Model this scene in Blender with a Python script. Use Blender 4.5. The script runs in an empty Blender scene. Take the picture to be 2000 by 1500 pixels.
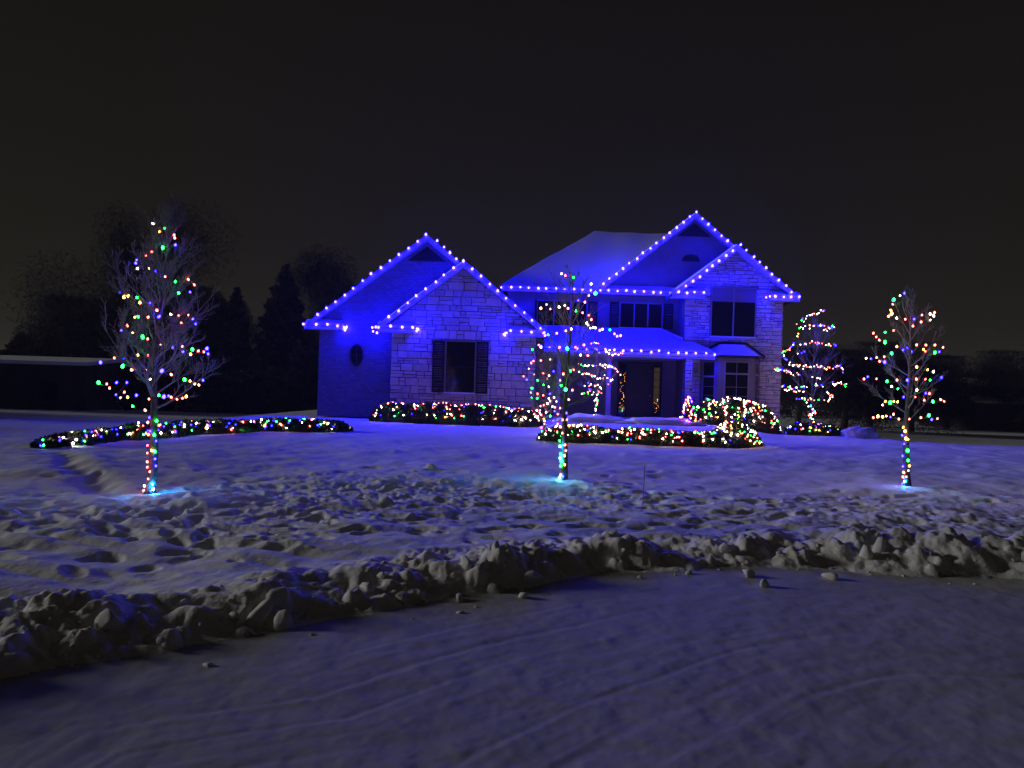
import bpy, bmesh, math, random
import numpy as np
from mathutils import Vector, Matrix, Euler

R = math.radians
scene = bpy.context.scene
COL = scene.collection

# ------------------------------------------------------------------ camera
CAMZ, F, ROLL, HZ = 1.7, 1500.0, R(1.8), 15.0
cam_d = bpy.data.cameras.new('camera')
cam = bpy.data.objects.new('camera', cam_d)
COL.objects.link(cam)
cam_d.sensor_width = 36.0
cam_d.lens = 36.0 * F / 2000.0
cam_d.shift_y = HZ / 2000.0
cam_d.clip_start, cam_d.clip_end = 0.05, 3000.0
cam.matrix_world = Matrix.Translation((0, 0, CAMZ)) @ Euler((R(90), 0, 0)).to_matrix().to_4x4() @ Matrix.Rotation(ROLL, 4, 'Z')
scene.camera = cam

# ------------------------------------------------------------------ sky, light from the left, exposure
SUN_EL, SUN_AZ = R(14), R(-80)          # azimuth from +Y towards +X: low, from the left
world = bpy.data.worlds.new('World')
scene.world = world
world.use_nodes = True
wt = world.node_tree
wt.nodes.clear()
sky = wt.nodes.new('ShaderNodeTexSky')
sky.sky_type = 'NISHITA'
sky.sun_disc = False
sky.sun_elevation = SUN_EL
sky.sun_rotation = SUN_AZ
sky.dust_density = 0.0
sky.air_density = 1.0
bw = wt.nodes.new('ShaderNodeRGBToBW')
tint = wt.nodes.new('ShaderNodeMix')
tint.data_type = 'RGBA'
tint.blend_type = 'MULTIPLY'
tint.inputs['Factor'].default_value = 1.0
tint.inputs['B'].default_value = (1.0, 0.88, 0.46, 1)     # low cloud over a town: brownish
bg = wt.nodes.new('ShaderNodeBackground')
bg.inputs['Strength'].default_value = 0.0049
wo = wt.nodes.new('ShaderNodeOutputWorld')
wt.links.new(sky.outputs[0], bw.inputs[0])
pw = wt.nodes.new('ShaderNodeMath')
pw.operation = 'POWER'
pw.inputs[1].default_value = 0.5
wt.links.new(bw.outputs[0], pw.inputs[0])
wt.links.new(pw.outputs[0], tint.inputs['A'])
wt.links.new(tint.outputs['Result'], bg.inputs['Color'])
wt.links.new(bg.outputs[0], wo.inputs['Surface'])

sun_d = bpy.data.lights.new('left_light', 'SUN')  # sun lamp standing in for an unseen neutral lamp off to the left
sun_d.energy = 0.84
sun_d.angle = R(12.0)
sun_d.color = (1.0, 0.97, 0.94)
sun = bpy.data.objects.new('left_light', sun_d)
COL.objects.link(sun)
sd = Vector((math.sin(SUN_AZ) * math.cos(SUN_EL), math.cos(SUN_AZ) * math.cos(SUN_EL), math.sin(SUN_EL)))
sun.rotation_euler = sd.to_track_quat('Z', 'Y').to_euler()

vs = scene.view_settings
vs.view_transform = 'Standard'
vs.look = 'None'
vs.exposure = 0.0
vs.gamma = 1.0
scene.cycles.use_denoising = True
scene.cycles.denoising_input_passes = 'RGB_ALBEDO_NORMAL'
scene.cycles.max_bounces = 5
scene.cycles.diffuse_bounces = 3
scene.cycles.glossy_bounces = 3
scene.cycles.transparent_max_bounces = 8
scene.cycles.sample_clamp_indirect = 4.0
scene.cycles.caustics_reflective = False
scene.cycles.caustics_refractive = False

# ------------------------------------------------------------------ measuring helpers
_c, _s = math.cos(ROLL), math.sin(ROLL)


def uv(px, py):
    dx, dy = px - 1000, py - 750
    return dx * _c + dy * _s, -dx * _s + dy * _c - HZ


def at(px, py, Y):
    u, v = uv(px, py)
    return Vector((u / F * Y, Y, CAMZ - v / F * Y))


# ------------------------------------------------------------------ materials
MATS = {}


def mat(name, col, rough=0.7, col2=None, nscale=4.0, bump=0.0, bscale=20.0, spec=0.3, metallic=0.0, detail=5.0):
    m = bpy.data.materials.new(name)
    m.use_nodes = True
    nt = m.node_tree
    b = nt.nodes['Principled BSDF']
    b.inputs['Base Color'].default_value = (*col, 1)
    b.inputs['Roughness'].default_value = rough
    b.inputs['Specular IOR Level'].default_value = spec
    b.inputs['Metallic'].default_value = metallic
    tc = nt.nodes.new('ShaderNodeTexCoord')
    if col2:
        n = nt.nodes.new('ShaderNodeTexNoise')
        n.inputs['Scale'].default_value = nscale
        n.inputs['Detail'].default_value = detail
        r = nt.nodes.new('ShaderNodeValToRGB')
        r.color_ramp.elements[0].position = 0.35
        r.color_ramp.elements[1].position = 0.65
        r.color_ramp.elements[0].color = (*col, 1)
        r.color_ramp.elements[1].color = (*col2, 1)
        nt.links.new(tc.outputs['Object'], n.inputs['Vector'])
        nt.links.new(n.outputs[0], r.inputs[0])
        nt.links.new(r.outputs[0], b.inputs['Base Color'])
    if bump:
        n2 = nt.nodes.new('ShaderNodeTexNoise')
        n2.inputs['Scale'].default_value = bscale
        n2.inputs['Detail'].default_value = 6.0
        bp = nt.nodes.new('ShaderNodeBump')
        bp.inputs['Strength'].default_value = bump
        bp.inputs['Distance'].default_value = 0.03
        nt.links.new(tc.outputs['Object'], n2.inputs['Vector'])
        nt.links.new(n2.outputs[0], bp.inputs['Height'])
        nt.links.new(bp.outputs[0], b.inputs['Normal'])
    MATS[name] = m
    return m


def emit(name, col, strength):
    m = bpy.data.materials.new(name)
    m.use_nodes = True
    nt = m.node_tree
    nt.nodes.clear()
    e = nt.nodes.new('ShaderNodeEmission')
    e.inputs['Color'].default_value = (*col, 1)
    e.inputs['Strength'].default_value = strength
    o = nt.nodes.new('ShaderNodeOutputMaterial')
    nt.links.new(e.outputs[0], o.inputs['Surface'])
    MATS[name] = m
    return m


mat('snow', (0.86, 0.87, 0.89), 0.6, (0.80, 0.81, 0.83), 1.3, 0.30, 22.0, 0.03)
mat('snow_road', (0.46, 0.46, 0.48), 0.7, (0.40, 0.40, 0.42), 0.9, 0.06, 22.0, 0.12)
mat('snow_bank', (0.85, 0.85, 0.85), 0.65, (0.76, 0.74, 0.70), 1.8, 0.4, 24.0, 0.03)
mat('snow_roof', (0.82, 0.84, 0.88), 0.6, None, 1, 0.3, 9.0, 0.2)
mat('mortar', (0.10, 0.095, 0.09), 0.9, None, 1, 0.4, 40)
for i, (a, b_) in enumerate([((.52, .49, .45), (.40, .38, .35)), ((.60, .57, .52), (.48, .45, .42)), ((.44, .41, .38), (.54, .51, .47)), ((.64, .60, .55), (.54, .50, .46))]):
    mat('stone_%d' % i, a, 0.85, b_, 5.0, 0.9, 14.0)
mat('stucco', (0.25, 0.23, 0.21), 0.85, (0.20, 0.185, 0.17), 3.0, 0.5, 45.0)
mat('siding', (0.19, 0.18, 0.17), 0.7, (0.16, 0.15, 0.14), 2.0, 0.25, 12.0)
mat('trim', (0.42, 0.41, 0.39), 0.6, (0.36, 0.35, 0.33), 4.0, 0.1, 10)
mat('shingle', (0.04, 0.036, 0.034), 0.9, (0.06, 0.055, 0.05), 6.0, 0.5, 30)
mat('shutter', (0.012, 0.014, 0.020), 0.5)
mat('louver', (0.03, 0.03, 0.035), 0.6)
mat('door_paint', (0.015, 0.014, 0.016), 0.35, spec=0.5)
mat('glass', (0.006, 0.007, 0.009), 0.06, spec=0.6)
mat('blind', (0.17, 0.155, 0.14), 0.8)
mat('frame', (0.22, 0.21, 0.20), 0.5)
mat('brass', (0.5, 0.36, 0.12), 0.3, metallic=1.0)
mat('bark', (0.075, 0.058, 0.045), 0.85, (0.13, 0.105, 0.085), 20.0, 0.7, 40)
mat('twig', (0.25, 0.24, 0.24), 0.8, (0.17, 0.165, 0.16), 8.0)
mat('needle', (0.018, 0.035, 0.018), 0.8, (0.035, 0.055, 0.028), 3.0)
mat('hedge_leaf', (0.05, 0.075, 0.035), 0.6, (0.09, 0.10, 0.05), 6.0)
mat('far_leaf', (0.03, 0.029, 0.025), 0.95, (0.05, 0.047, 0.04), 0.5)
mat('wire', (0.008, 0.018, 0.010), 0.5)
mat('dark_wall', (0.03, 0.028, 0.028), 0.9, (0.05, 0.045, 0.04), 1.0)
mat('stake_wood', (0.25, 0.12, 0.06), 0.7)
mat('concrete', (0.30, 0.29, 0.28), 0.85, (0.24, 0.23, 0.22), 3.0, 0.3, 30)


def pattern(m, kind_):
    nt = m.node_tree
    b = nt.nodes['Principled BSDF']
    tc = nt.nodes.new('ShaderNodeTexCoord')
    sp = nt.nodes.new('ShaderNodeSeparateXYZ')
    nt.links.new(tc.outputs['Object'], sp.inputs[0])
    bp = nt.nodes.new('ShaderNodeBump')
    bp.inputs['Strength'].default_value = 0.4
    bp.inputs['Distance'].default_value = 0.02
    if kind_ == 'brick':
        cb = nt.nodes.new('ShaderNodeCombineXYZ')
        nt.links.new(sp.outputs['X'], cb.inputs['X'])
        nt.links.new(sp.outputs['Z'], cb.inputs['Y'])
        br = nt.nodes.new('ShaderNodeTexBrick')
        br.inputs['Scale'].default_value = 2.2
        br.inputs['Mortar Size'].default_value = 0.02
        br.inputs['Color1'].default_value = (0.24, 0.22, 0.21, 1)
        br.inputs['Color2'].default_value = (0.18, 0.165, 0.155, 1)
        br.inputs['Mortar'].default_value = (0.12, 0.115, 0.11, 1)
        nt.links.new(cb.outputs[0], br.inputs['Vector'])
        nt.links.new(br.outputs['Color'], b.inputs['Base Color'])
        iv = nt.nodes.new('ShaderNodeMath')
        iv.operation = 'SUBTRACT'
        iv.inputs[0].default_value = 1.0
        nt.links.new(br.outputs['Fac'], iv.inputs[1])
        nt.links.new(iv.outputs[0], bp.inputs['Height'])
    else:
        dv = nt.nodes.new('ShaderNodeMath')
        dv.operation = 'MULTIPLY'
        dv.inputs[1].default_value = 1 / 0.16
        fr_ = nt.nodes.new('ShaderNodeMath')
        fr_.operation = 'FRACT'
        nt.links.new(sp.outputs['Z'], dv.inputs[0])
        nt.links.new(dv.outputs[0], fr_.inputs[0])
        iv = nt.nodes.new('ShaderNodeMath')
        iv.operation = 'SUBTRACT'
        iv.inputs[0].default_value = 1.0
        nt.links.new(fr_.outputs[0], iv.inputs[1])
        nt.links.new(iv.outputs[0], bp.inputs['Height'])
    nt.links.new(bp.outputs[0], b.inputs['Normal'])


pattern(MATS['stucco'], 'brick')
pattern(MATS['siding'], 'lap')

LED = 760.0
HAZE = 0.0005
emit('bulb_house', (0.0036, 0.0018, 1.0), LED)
emit('bulb_w', (1.0, 0.72, 0.60), 18)
emit('bulb_r', (1.0, 0.11, 0.08), 22)
emit('bulb_y', (1.0, 0.38, 0.07), 22)
emit('bulb_g', (0.010, 1.0, 0.05), 32)
emit('bulb_b', (0.010, 0.006, 1.0), 95)
emit('bulb_c', (0.012, 0.34, 1.0), 560)  # very strong; some added at trunk bases to cast pools on the snow
# stronger mini-light sets on the hedges
emit('bulb_hw', (1.0, 0.74, 0.66), 70)
emit('bulb_hr', (1.0, 0.075, 0.06), 44)
emit('bulb_hy', (1.0, 0.40, 0.06), 42)
emit('bulb_hg', (0.02, 1.0, 0.10), 36)
emit('bulb_hb', (0.006, 0.004, 1.0), 110)
emit('warm_glow', (1.0, 0.70, 0.32), 0.035)


# ------------------------------------------------------------------ mesh helpers
class MB:
    def __init__(s):
        s.v, s.f = [], []

    def poly(s, pts):
        n = len(s.v)
        s.v += [tuple(p) for p in pts]
        s.f.append(tuple(range(n, n + len(pts))))
        return s

    def box(s, x0, x1, y0, y1, z0, z1):
        n = len(s.v)
        s.v += [(x0, y0, z0), (x1, y0, z0), (x1, y1, z0), (x0, y1, z0), (x0, y0, z1), (x1, y0, z1), (x1, y1, z1), (x0, y1, z1)]
        for q in ((0, 3, 2, 1), (4, 5, 6, 7), (0, 1, 5, 4), (1, 2, 6, 5), (2, 3, 7, 6), (3, 0, 4, 7)):
            s.f.append(tuple(n + i for i in q))
        return s

    def prism(s, pts, d):
        """extrude a polygon by vector d"""
        n, k = len(s.v), len(pts)
        d = Vector(d)
        s.v += [tuple(p) for p in pts] + [tuple(Vector(p) + d) for p in pts]
        s.f.append(tuple(range(n, n + k)))
        s.f.append(tuple(reversed(range(n + k, n + 2 * k))))
        for i in range(k):
            j = (i + 1) % k
            s.f.append((n + i, n + k + i, n + k + j, n + j))
        return s

    def tube(s, pts, rads, sides=6, cap=True):
        pts = [Vector(p) for p in pts]
        if not hasattr(rads, '__len__'):
            rads = [rads] * len(pts)
        n0 = len(s.v)
        for i, p in enumerate(pts):
            t = (pts[min(i + 1, len(pts) - 1)] - pts[max(i - 1, 0)])
            if t.length < 1e-9:
                t = Vector((0, 0, 1))
            t.normalize()
            a = t.orthogonal().normalized() if abs(t.z) > 0.95 else t.cross(Vector((0, 0, 1))).normalized()
            b = t.cross(a)
            for k in range(sides):
                an = 2 * math.pi * k / sides
                s.v.append(tuple(p + (a * math.cos(an) + b * math.sin(an)) * rads[i]))
        for i in range(len(pts) - 1):
            for k in range(sides):
                k2 = (k + 1) % sides
                s.f.append((n0 + i * sides + k, n0 + i * sides + k2, n0 + (i + 1) * sides + k2, n0 + (i + 1) * sides + k))
        if cap:
            s.f.append(tuple(reversed(range(n0, n0 + sides))))
            e = n0 + (len(pts) - 1) * sides
            s.f.append(tuple(range(e, e + sides)))
        return s

    def mesh(s, name, material, smooth=False):
        me = bpy.data.meshes.new(name)
        me.from_pydata(s.v, [], s.f)
        me.materials.append(MATS[material])
        bm = bmesh.new()
        bm.from_mesh(me)
        bmesh.ops.recalc_face_normals(bm, faces=bm.faces)
        bm.to_mesh(me)
        bm.free()
        if smooth:
            for p in me.polygons:
                p.use_smooth = True
        return me

    def build(s, name, material, parent=None, smooth=False, bevel=0.0):
        o = bpy.data.objects.new(name, s.mesh(name, material, smooth))
        COL.objects.link(o)
        if parent:
            o.parent = parent
        if bevel:
            md = o.modifiers.new('bevel', 'BEVEL')
            md.width = bevel
            md.segments = 1
        return o


def np_obj(name, verts, faces, material, parent=None, smooth=True):
    """verts (n,3), faces (m,k) numpy arrays"""
    me = bpy.data.meshes.new(name)
    n, (m, k) = len(verts), faces.shape
    me.vertices.add(n)
    me.vertices.foreach_set('co', np.ascontiguousarray(verts, dtype=np.float32).ravel())
    me.loops.add(m * k)
    me.loops.foreach_set('vertex_index', np.ascontiguousarray(faces, dtype=np.int32).ravel())
    me.polygons.add(m)
    me.polygons.foreach_set('loop_start', np.arange(0, m * k, k, dtype=np.int32))
    if smooth:
        me.polygons.foreach_set('use_smooth', np.ones(m, dtype=bool))
    me.update(calc_edges=True)
    me.validate()
    me.materials.append(MATS[material])
    o = bpy.data.objects.new(name, me)
    COL.objects.link(o)
    if parent:
        o.parent = parent
    return o


def tag(o, label=None, cat=None, group=None, kind=None):
    if label:
        o['label'] = label
    if cat:
        o['category'] = cat
    if group:
        o['group'] = group
    if kind:
        o['kind'] = kind
    return o


def thing(name, label, cat, loc=(0, 0, 0), group=None):
    o = bpy.data.objects.new(name, None)
    o.empty_display_size = 0.2
    COL.objects.link(o)
    o.location = loc
    tag(o, label, cat, group)
    return o


# ------------------------------------------------------------------ numpy noise
_rng = np.random.RandomState(7)
_perm = _rng.permutation(1024)
_val = _rng.rand(1024) * 2 - 1


def vnoise(x, y):
    xi, yi = np.floor(x).astype(np.int64), np.floor(y).astype(np.int64)
    fx, fy = x - xi, y - yi
    fx = fx * fx * fx * (fx * (fx * 6 - 15) + 10)
    fy = fy * fy * fy * (fy * (fy * 6 - 15) + 10)

    def h(i, j):
        return _val[(_perm[(_perm[i & 1023] + j) & 1023])]
    a = h(xi, yi) * (1 - fx) + h(xi + 1, yi) * fx
    b = h(xi, yi + 1) * (1 - fx) + h(xi + 1, yi + 1) * fx
    return a * (1 - fy) + b * fy


def fbm(x, y, o=4, g=0.5):
    t, a, f = 0, 1.0, 1.0
    for i in range(o):
        t = t + a * vnoise(x * f + 17.3 * i, y * f - 9.1 * i)
        a *= g
        f *= 2.03
    return t


def sstep(a, b, x):
    t = np.clip((x - a) / (b - a), 0, 1)
    return t * t * (3 - 2 * t)


# ------------------------------------------------------------------ terrain
CX, CY = 3.1, -0.1
_bank_pts = [(-3.1, 2.2), (-2.82, 4.31), (-2.33, 4.65), (-1.76, 4.96), (-1.08, 5.68), (0.06, 6.59), (1.03, 7.27), (2.12, 7.72), (3.14, 7.7), (4.12, 7.62), (5.08, 7.54), (7.5, 6.9), (9.6, 5.2), (10.6, 3.0)]
_ba = np.array([math.atan2(y - CY, x - CX) for x, y in _bank_pts])[::-1]
_br = np.array([math.hypot(y - CY, x - CX) for x, y in _bank_pts])[::-1]


def bank_s(x, y):
    a = np.arctan2(y - CY, x - CX)
    a = np.where(a < -math.pi / 2, a + 2 * math.pi, a)
    return np.hypot(x - CX, y - CY) - np.interp(a, _ba, _br), a


def grade(x, y):
    """large-scale lawn level"""
    z = 0.08 + 0.22 * sstep(14, 33, y)
    # planting bed in front of the porch
    z = z + 0.30 * sstep(25.5, 29.5, y) * sstep(0.8, 2.0, x) * (1 - sstep(8.0, 11.0, x))
    # lawn falls away to the right of the house
    z = z - 0.95 * sstep(28.5, 34, y) * sstep(14.4, 16.5, x)
    z = z - 0.5 * sstep(24, 34, y) * (1 - sstep(-16, -10.5, x))
    return z


NR, NA = 860, 900
rr = 1.4 * (75.0 / 1.4) ** (np.linspace(0, 1, NR))
aa = np.linspace(R(-54), R(54), NA)
RR, AA = np.meshgrid(rr, aa, indexing='ij')
GX, GY = RR * np.sin(AA), RR * np.cos(AA)
S, PHI = bank_s(GX, GY)
S = S + 0.10 * fbm(GX * 1.3, GY * 1.3, 3) + 0.05 * vnoise(GX * 5, GY * 5)


def gauss(x, y, rx, ry=None, rot=0.0):
    ry = ry or rx
    dx, dy = GX - x, GY - y
    c, s = math.cos(rot), math.sin(rot)
    u, v = dx * c + dy * s, -dx * s + dy * c
    return np.exp(-((u / rx) ** 2 + (v / ry) ** 2))


# road: packed snow with tyre grooves running round the turning circle
road = 0.008 * fbm(GX * 0.6, GY * 0.6, 2) + 0.004 * fbm(GX * 6, GY * 6, 3)
S_raw = bank_s(GX, GY)[0]
rad = -S_raw + 0.035 * fbm(GX * 0.3 + 3, GY * 0.3, 2)
wob = 0.5 + 0.5 * vnoise(PHI * 3 + 4, rad * 2.2)
for d0, w, dep in ((0.62, 0.04, 0.006), (1.05, 0.05, 0.009), (1.38, 0.04, 0.007), (1.75, 0.05, 0.010), (2.12, 0.04, 0.008), (2.5, 0.06, 0.012), (2.9, 0.05, 0.012), (3.3, 0.05, 0.010), (3.75, 0.06, 0.014), (4.2, 0.05, 0.012), (4.7, 0.06, 0.014), (5.4, 0.06, 0.014)):
    k = np.clip(0.25 + 1.1 * vnoise(PHI * 2.2 + d0 * 7, rad * 0 + d0 * 3) + 0.2, 0, 1)
    dep, w = dep * 0.45, w * 0.7
    road -= dep * k * np.exp(-((rad - d0) / w) ** 2)
    road += 0.25 * dep * k * np.exp(-((rad - d0 - 1.7 * w) / (w * 0.9)) ** 2)
road += 0.005 * np.clip(fbm(rad * 9, PHI * 2.0, 3), 0, 1) * wob

lawn = grade(GX, GY)
# soft large undulation
lawn += 0.05 * fbm(GX * 0.35, GY * 0.35, 3) * (1 - 0.6 * sstep(24, 30, GY))
lawn += 0.012 * fbm(GX * 3, GY * 3, 3)
# wind / shovel terraces at the left front
wl = (1 - sstep(-2.6, 0.0, GX)) * (1 - sstep(8.4, 10.6, GY))
wav = fbm(GX * 0.45 + 2.0, GY * 1.7 + 0.55 * GX, 2)
lawn += wl * (0.07 * np.abs(wav) ** 0.9 - 0.015)
# trampled, chunky snow: amount mask
tr = np.exp(-(((GX + 2.3) / 2.2) ** 2 + ((GY - 11.9) / 2.6) ** 2)) + 0.6 * np.exp(-(((GX - 0.8) / 2.2) ** 2 + ((GY - 12.6) / 1.8) ** 2)) \
    + 0.55 * np.exp(-(((GX + 5.5) / 2.6) ** 2 + ((GY - 9.0) / 1.2) ** 2)) + 0.75 * np.exp(-(((GX - 5.8) / 3.2) ** 2 + ((GY - 10.8) / 2.4) ** 2)) \
    + 0.5 * np.exp(-(((GX - 8.0) / 2.0) ** 2 + ((GY - 13.8) / 1.6) ** 2))
tr = np.clip(tr, 0, 1) * sstep(0.9, 1.8, S)


def billow(x, y, o=3, g=0.5):
    t, a, f = 0, 1.0, 1.0
    for i in range(o):
        t = t + a * np.abs(vnoise(x * f + 11.7 * i, y * f + 5.3 * i))
        a *= g
        f *= 2.1
    return t


lawn += tr * (0.042 * (billow(GX * 2.4, GY * 2.4, 4, 0.6) - 0.5) + 0.016 * fbm(GX * 10, GY * 10, 3, 0.7))
lawn += 0.022 * fbm(GX * 1.7 + 9, GY * 1.7, 3) * sstep(0.5, 2, S) * (1 - 0.5 * sstep(18, 24, GY))
# mounds round the tree bases
lawn += 0.07 * gauss(-4.95, 10.5, 1.25, 0.85) + 0.08 * gauss(-4.0, 9.9, 0.5, 0.45) + 0.03 * gauss(0.95, 13.7, 1.0, 0.8) + 0.06 * gauss(7.6, 14.6, 1.2, 0.9)
# trench at the left, running down from the hedge
for t in np.linspace(0, 1, 14):
    tx, ty = -9.6 + 3.7 * t + 0.15 * math.sin(9 * t), 16.2 - 5.2 * t
    lawn -= 0.10 * gauss(tx, ty, 0.17, 0.30)
    lawn += 0.035 * gauss(tx + 0.55, ty + 0.1, 0.3, 0.35)
# drive-side terrace
lawn += 0.10 * sstep(0, 0.5, GX + 8.3 - 0.25 * (GY - 13)) * (1 - sstep(1.5, 4.5, GX + 8.3)) * sstep(11.5, 13, GY) * (1 - sstep(17, 20, GY))


def window(x, y, r):
    d, a = math.hypot(x, y), math.atan2(x, y)
    i0, i1 = np.searchsorted(rr, [d - r, d + r])
    j0, j1 = np.searchsorted(aa, [a - r / d, a + r / d])
    return slice(max(i0, 0), i1 + 1), slice(max(j0, 0), j1 + 1)


def dome(H, x, y, r, h, e=1.0, rot=0.0, mode='max', base=None):
    w = window(x, y, r * max(1, e))
    dx, dy = GX[w] - x, GY[w] - y
    c, s = math.cos(rot), math.sin(rot)
    u, v = (dx * c + dy * s) / (r * e), (-dx * s + dy * c) / r
    q = np.clip(1 - u * u - v * v, 0, 1)
    if h < 0:
        H[w] += h * q ** 0.8
    else:
        b = H[w] if base is None else base[w]
        H[w] = np.maximum(H[w], np.where(q > 0, b + h * (np.sqrt(q) - 0.12), -9))


rnd = random.Random(11)
lawn0 = lawn.copy()
# chunks kicked up on the lawn
for _ in range(200):
    c = rnd.choice([(-2.2, 12.0, 1.3, 1.6), (-2.2, 12.0, 1.3, 1.6), (-2.9, 10.6, 1.2, 0.9), (0.8, 12.6, 1.6, 1.2), (6.0, 10.8, 2.2, 1.5)])
    x, y = rnd.gauss(c[0], c[2]), rnd.gauss(c[1], c[3])
    if bank_s(np.array(x), np.array(y))[0] < 1.0:
        continue
    r = 0.03 + 0.08 * rnd.random() ** 2.4
    dome(lawn, x, y, r, r * rnd.uniform(0.35, 0.8), rnd.uniform(1, 1.8), rnd.uniform(0, 3.14), base=lawn0)
# footprints
for _ in range(620):
    c = rnd.choice([(-4.5, 8.6, 2.2, 1.0), (-4.5, 8.6, 2.2, 1.0), (-2.0, 10.4, 2.2, 1.6), (-6.5, 9.5, 2.0, 1.6), (1.0, 12, 2.6, 2.0), (6, 12, 3.0, 1.8), (4, 9.6, 2.5, 0.9)])
    x, y = rnd.gauss(c[0], c[2]), rnd.gauss(c[1], c[3])
    if bank_s(np.array(x), np.array(y))[0] < 1.0:
        continue
    r = rnd.uniform(0.06, 0.13)
    rot = rnd.gauss(0.0, 0.8)
    dome(lawn, x, y, r, -rnd.uniform(0.02, 0.06), rnd.uniform(1.2, 2.6), rot)
for path in (((-7.5, 8.6), (-4.2, 9.3), (-1.6, 11.4), (0.6, 13.0)), ((-6.2, 10.6), (-3.6, 11.0), (-1.2, 12.6)), ((1.6, 9.6), (3.6, 10.4), (6.4, 12.6), (7.4, 14.0)), ((-3.0, 7.6), (-4.6, 10.2)), ((1.2, 13.2), (4.0, 12.0), (7.0, 13.6))):
    for (xa, ya), (xb, yb2) in zip(path[:-1], path[1:]):
        L_ = math.hypot(xb - xa, yb2 - ya)
        n_ = int(L_ / 0.33)
        an = math.atan2(yb2 - ya, xb - xa)
        for i in range(n_):
            t = (i + rnd.uniform(-.2, .2)) / n_
            sd_ = (0.13 if i % 2 else -0.13) + rnd.gauss(0, .06)
            x, y = xa + (xb - xa) * t - math.sin(an) * sd_, ya + (yb2 - ya) * t + math.cos(an) * sd_
            if bank_s(np.array(x), np.array(y))[0] < 1.0:
                continue
            dome(lawn, x, y, rnd.uniform(.075, .105), -rnd.uniform(.07, .12), rnd.uniform(1.7, 2.3), an + rnd.gauss(0, .2))
# ploughed bank: profile then lumps
hb = np.interp(PHI, [0.3, 0.9, 1.3, 1.6, 1.9, 2.2, 2.5, 2.8, 3.3], [0.14, 0.15, 0.14, 0.13, 0.11, 0.10, 0.11, 0.16, 0.16])
hb = hb * (0.62 + 0.35 * fbm(PHI * 5, S * 0.8 + 5, 2) + 0.95 * (billow(GX * 2.3, GY * 2.3, 3, 0.55) - 0.25))
wide = 0.95 + 0.5 * sstep(-2.0, 0.0, -np.abs(GX - 5.0) + 1.2)
prof = sstep(-0.02, 0.48, S) * (1 - sstep(0.40 * wide, 1.7 * wide, S))
land = np.where(S > 0.0, 0, road)
lw = sstep(0.15, 1.0, S)
H = road * (1 - sstep(-0.05, 0.1, S)) + lawn * lw + prof * hb
bk = sstep(0.02, 0.2, S) * (1 - sstep(0.9, 1.5, S))
chunky = sstep(-0.15, 0.45, vnoise(GX * 0.9 + 40, GY * 0.9) + 0.5 * vnoise(GX * 2.6, GY * 2.6 + 9))
H += bk * (0.055 * fbm(GX * 1.7 + 5, GY * 1.7, 3) + (0.25 + 0.75 * chunky) * 0.058 * (billow(GX * 4.2, GY * 4.2, 3, 0.62) - 0.45) + chunky * 0.022 * fbm(GX * 16, GY * 16, 2))
H0 = H.copy()
for _ in range(160):
    ph = rnd.uniform(0.35, 3.1)
    s_ = abs(rnd.gauss(0.36, 0.26)) + 0.02
    Rk = float(np.interp(ph, _ba, _br)) + s_
    x, y = CX + Rk * math.cos(ph), CY + Rk * math.sin(ph)
    if abs(math.atan2(x, y)) > R(53) or y < 1:
        continue
    r = 0.02 + 0.07 * rnd.random() ** 2.2
    dome(H, x, y, r, r * rnd.uniform(0.5, 1.0), rnd.uniform(1, 1.5), rnd.uniform(0, 3.14), base=H0)


def ground_z(x, y):
    d, a = math.hypot(x, y), math.atan2(x, y)
    i = min(max(int(np.searchsorted(rr, d)), 0), NR - 1)
    j = min(max(int(np.searchsorted(aa, a)), 0), NA - 1)
    return float(H[i, j])


V = np.stack([GX, GY, H], -1).reshape(-1, 3)
idx = np.arange(NR * NA).reshape(NR, NA)
Q = np.stack([idx[:-1, :-1], idx[:-1, 1:], idx[1:, 1:], idx[1:, :-1]], -1).reshape(-1, 4)[:, ::-1]
Sf = S.reshape(-1)[Q].mean(1)


def sub_mesh(name, mask, material):
    q = Q[mask]
    u, inv = np.unique(q.ravel(), return_inverse=True)
    return np_obj(name, V[u], inv.reshape(q.shape), material)


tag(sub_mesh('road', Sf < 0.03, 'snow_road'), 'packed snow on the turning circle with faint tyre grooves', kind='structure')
tag(sub_mesh('snow_bank', (Sf >= 0.03) & (Sf < 1.05), 'snow_bank'), 'ploughed ridge of lumpy snow along the road edge', kind='structure')
tag(sub_mesh('lawn', Sf >= 1.05, 'snow'), 'trampled snow-covered front lawn', kind='structure')
m = MB()
m.poly([(-400, -60, -0.75), (400, -60, -0.75), (400, 600, -0.75), (-400, 600, -0.75)])
tag(m.build('ground', 'snow'), 'snowy ground reaching to the horizon', kind='structure')


# lumps of snow sitting on the bank and the road
def lump_mesh(seed, material='snow_bank'):
    r_ = random.Random(seed)
    bm = bmesh.new()
    bmesh.ops.create_icosphere(bm, subdivisions=2, radius=1.0)
    k = [(Vector((r_.gauss(0, 1), r_.gauss(0, 1), r_.gauss(0, 1))).normalized(), r_.uniform(.45, .8)) for _ in range(8)]
    for v in bm.verts:
        co = v.co.normalized() * (1 + r_.uniform(-.10, .10))
        for q, c_ in k:
            d = co.dot(q)
            if d > c_:
                co = co - q * (d - c_)
        v.co = Vector((co.x * 1.15, co.y * 1.1, co.z * 1.0))
    me = bpy.data.meshes.new('snow_clump')
    bm.to_mesh(me)
    bm.free()
    for p in me.polygons:
        p.use_smooth = True
    me.materials.append(MATS[material])
    return me


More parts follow.
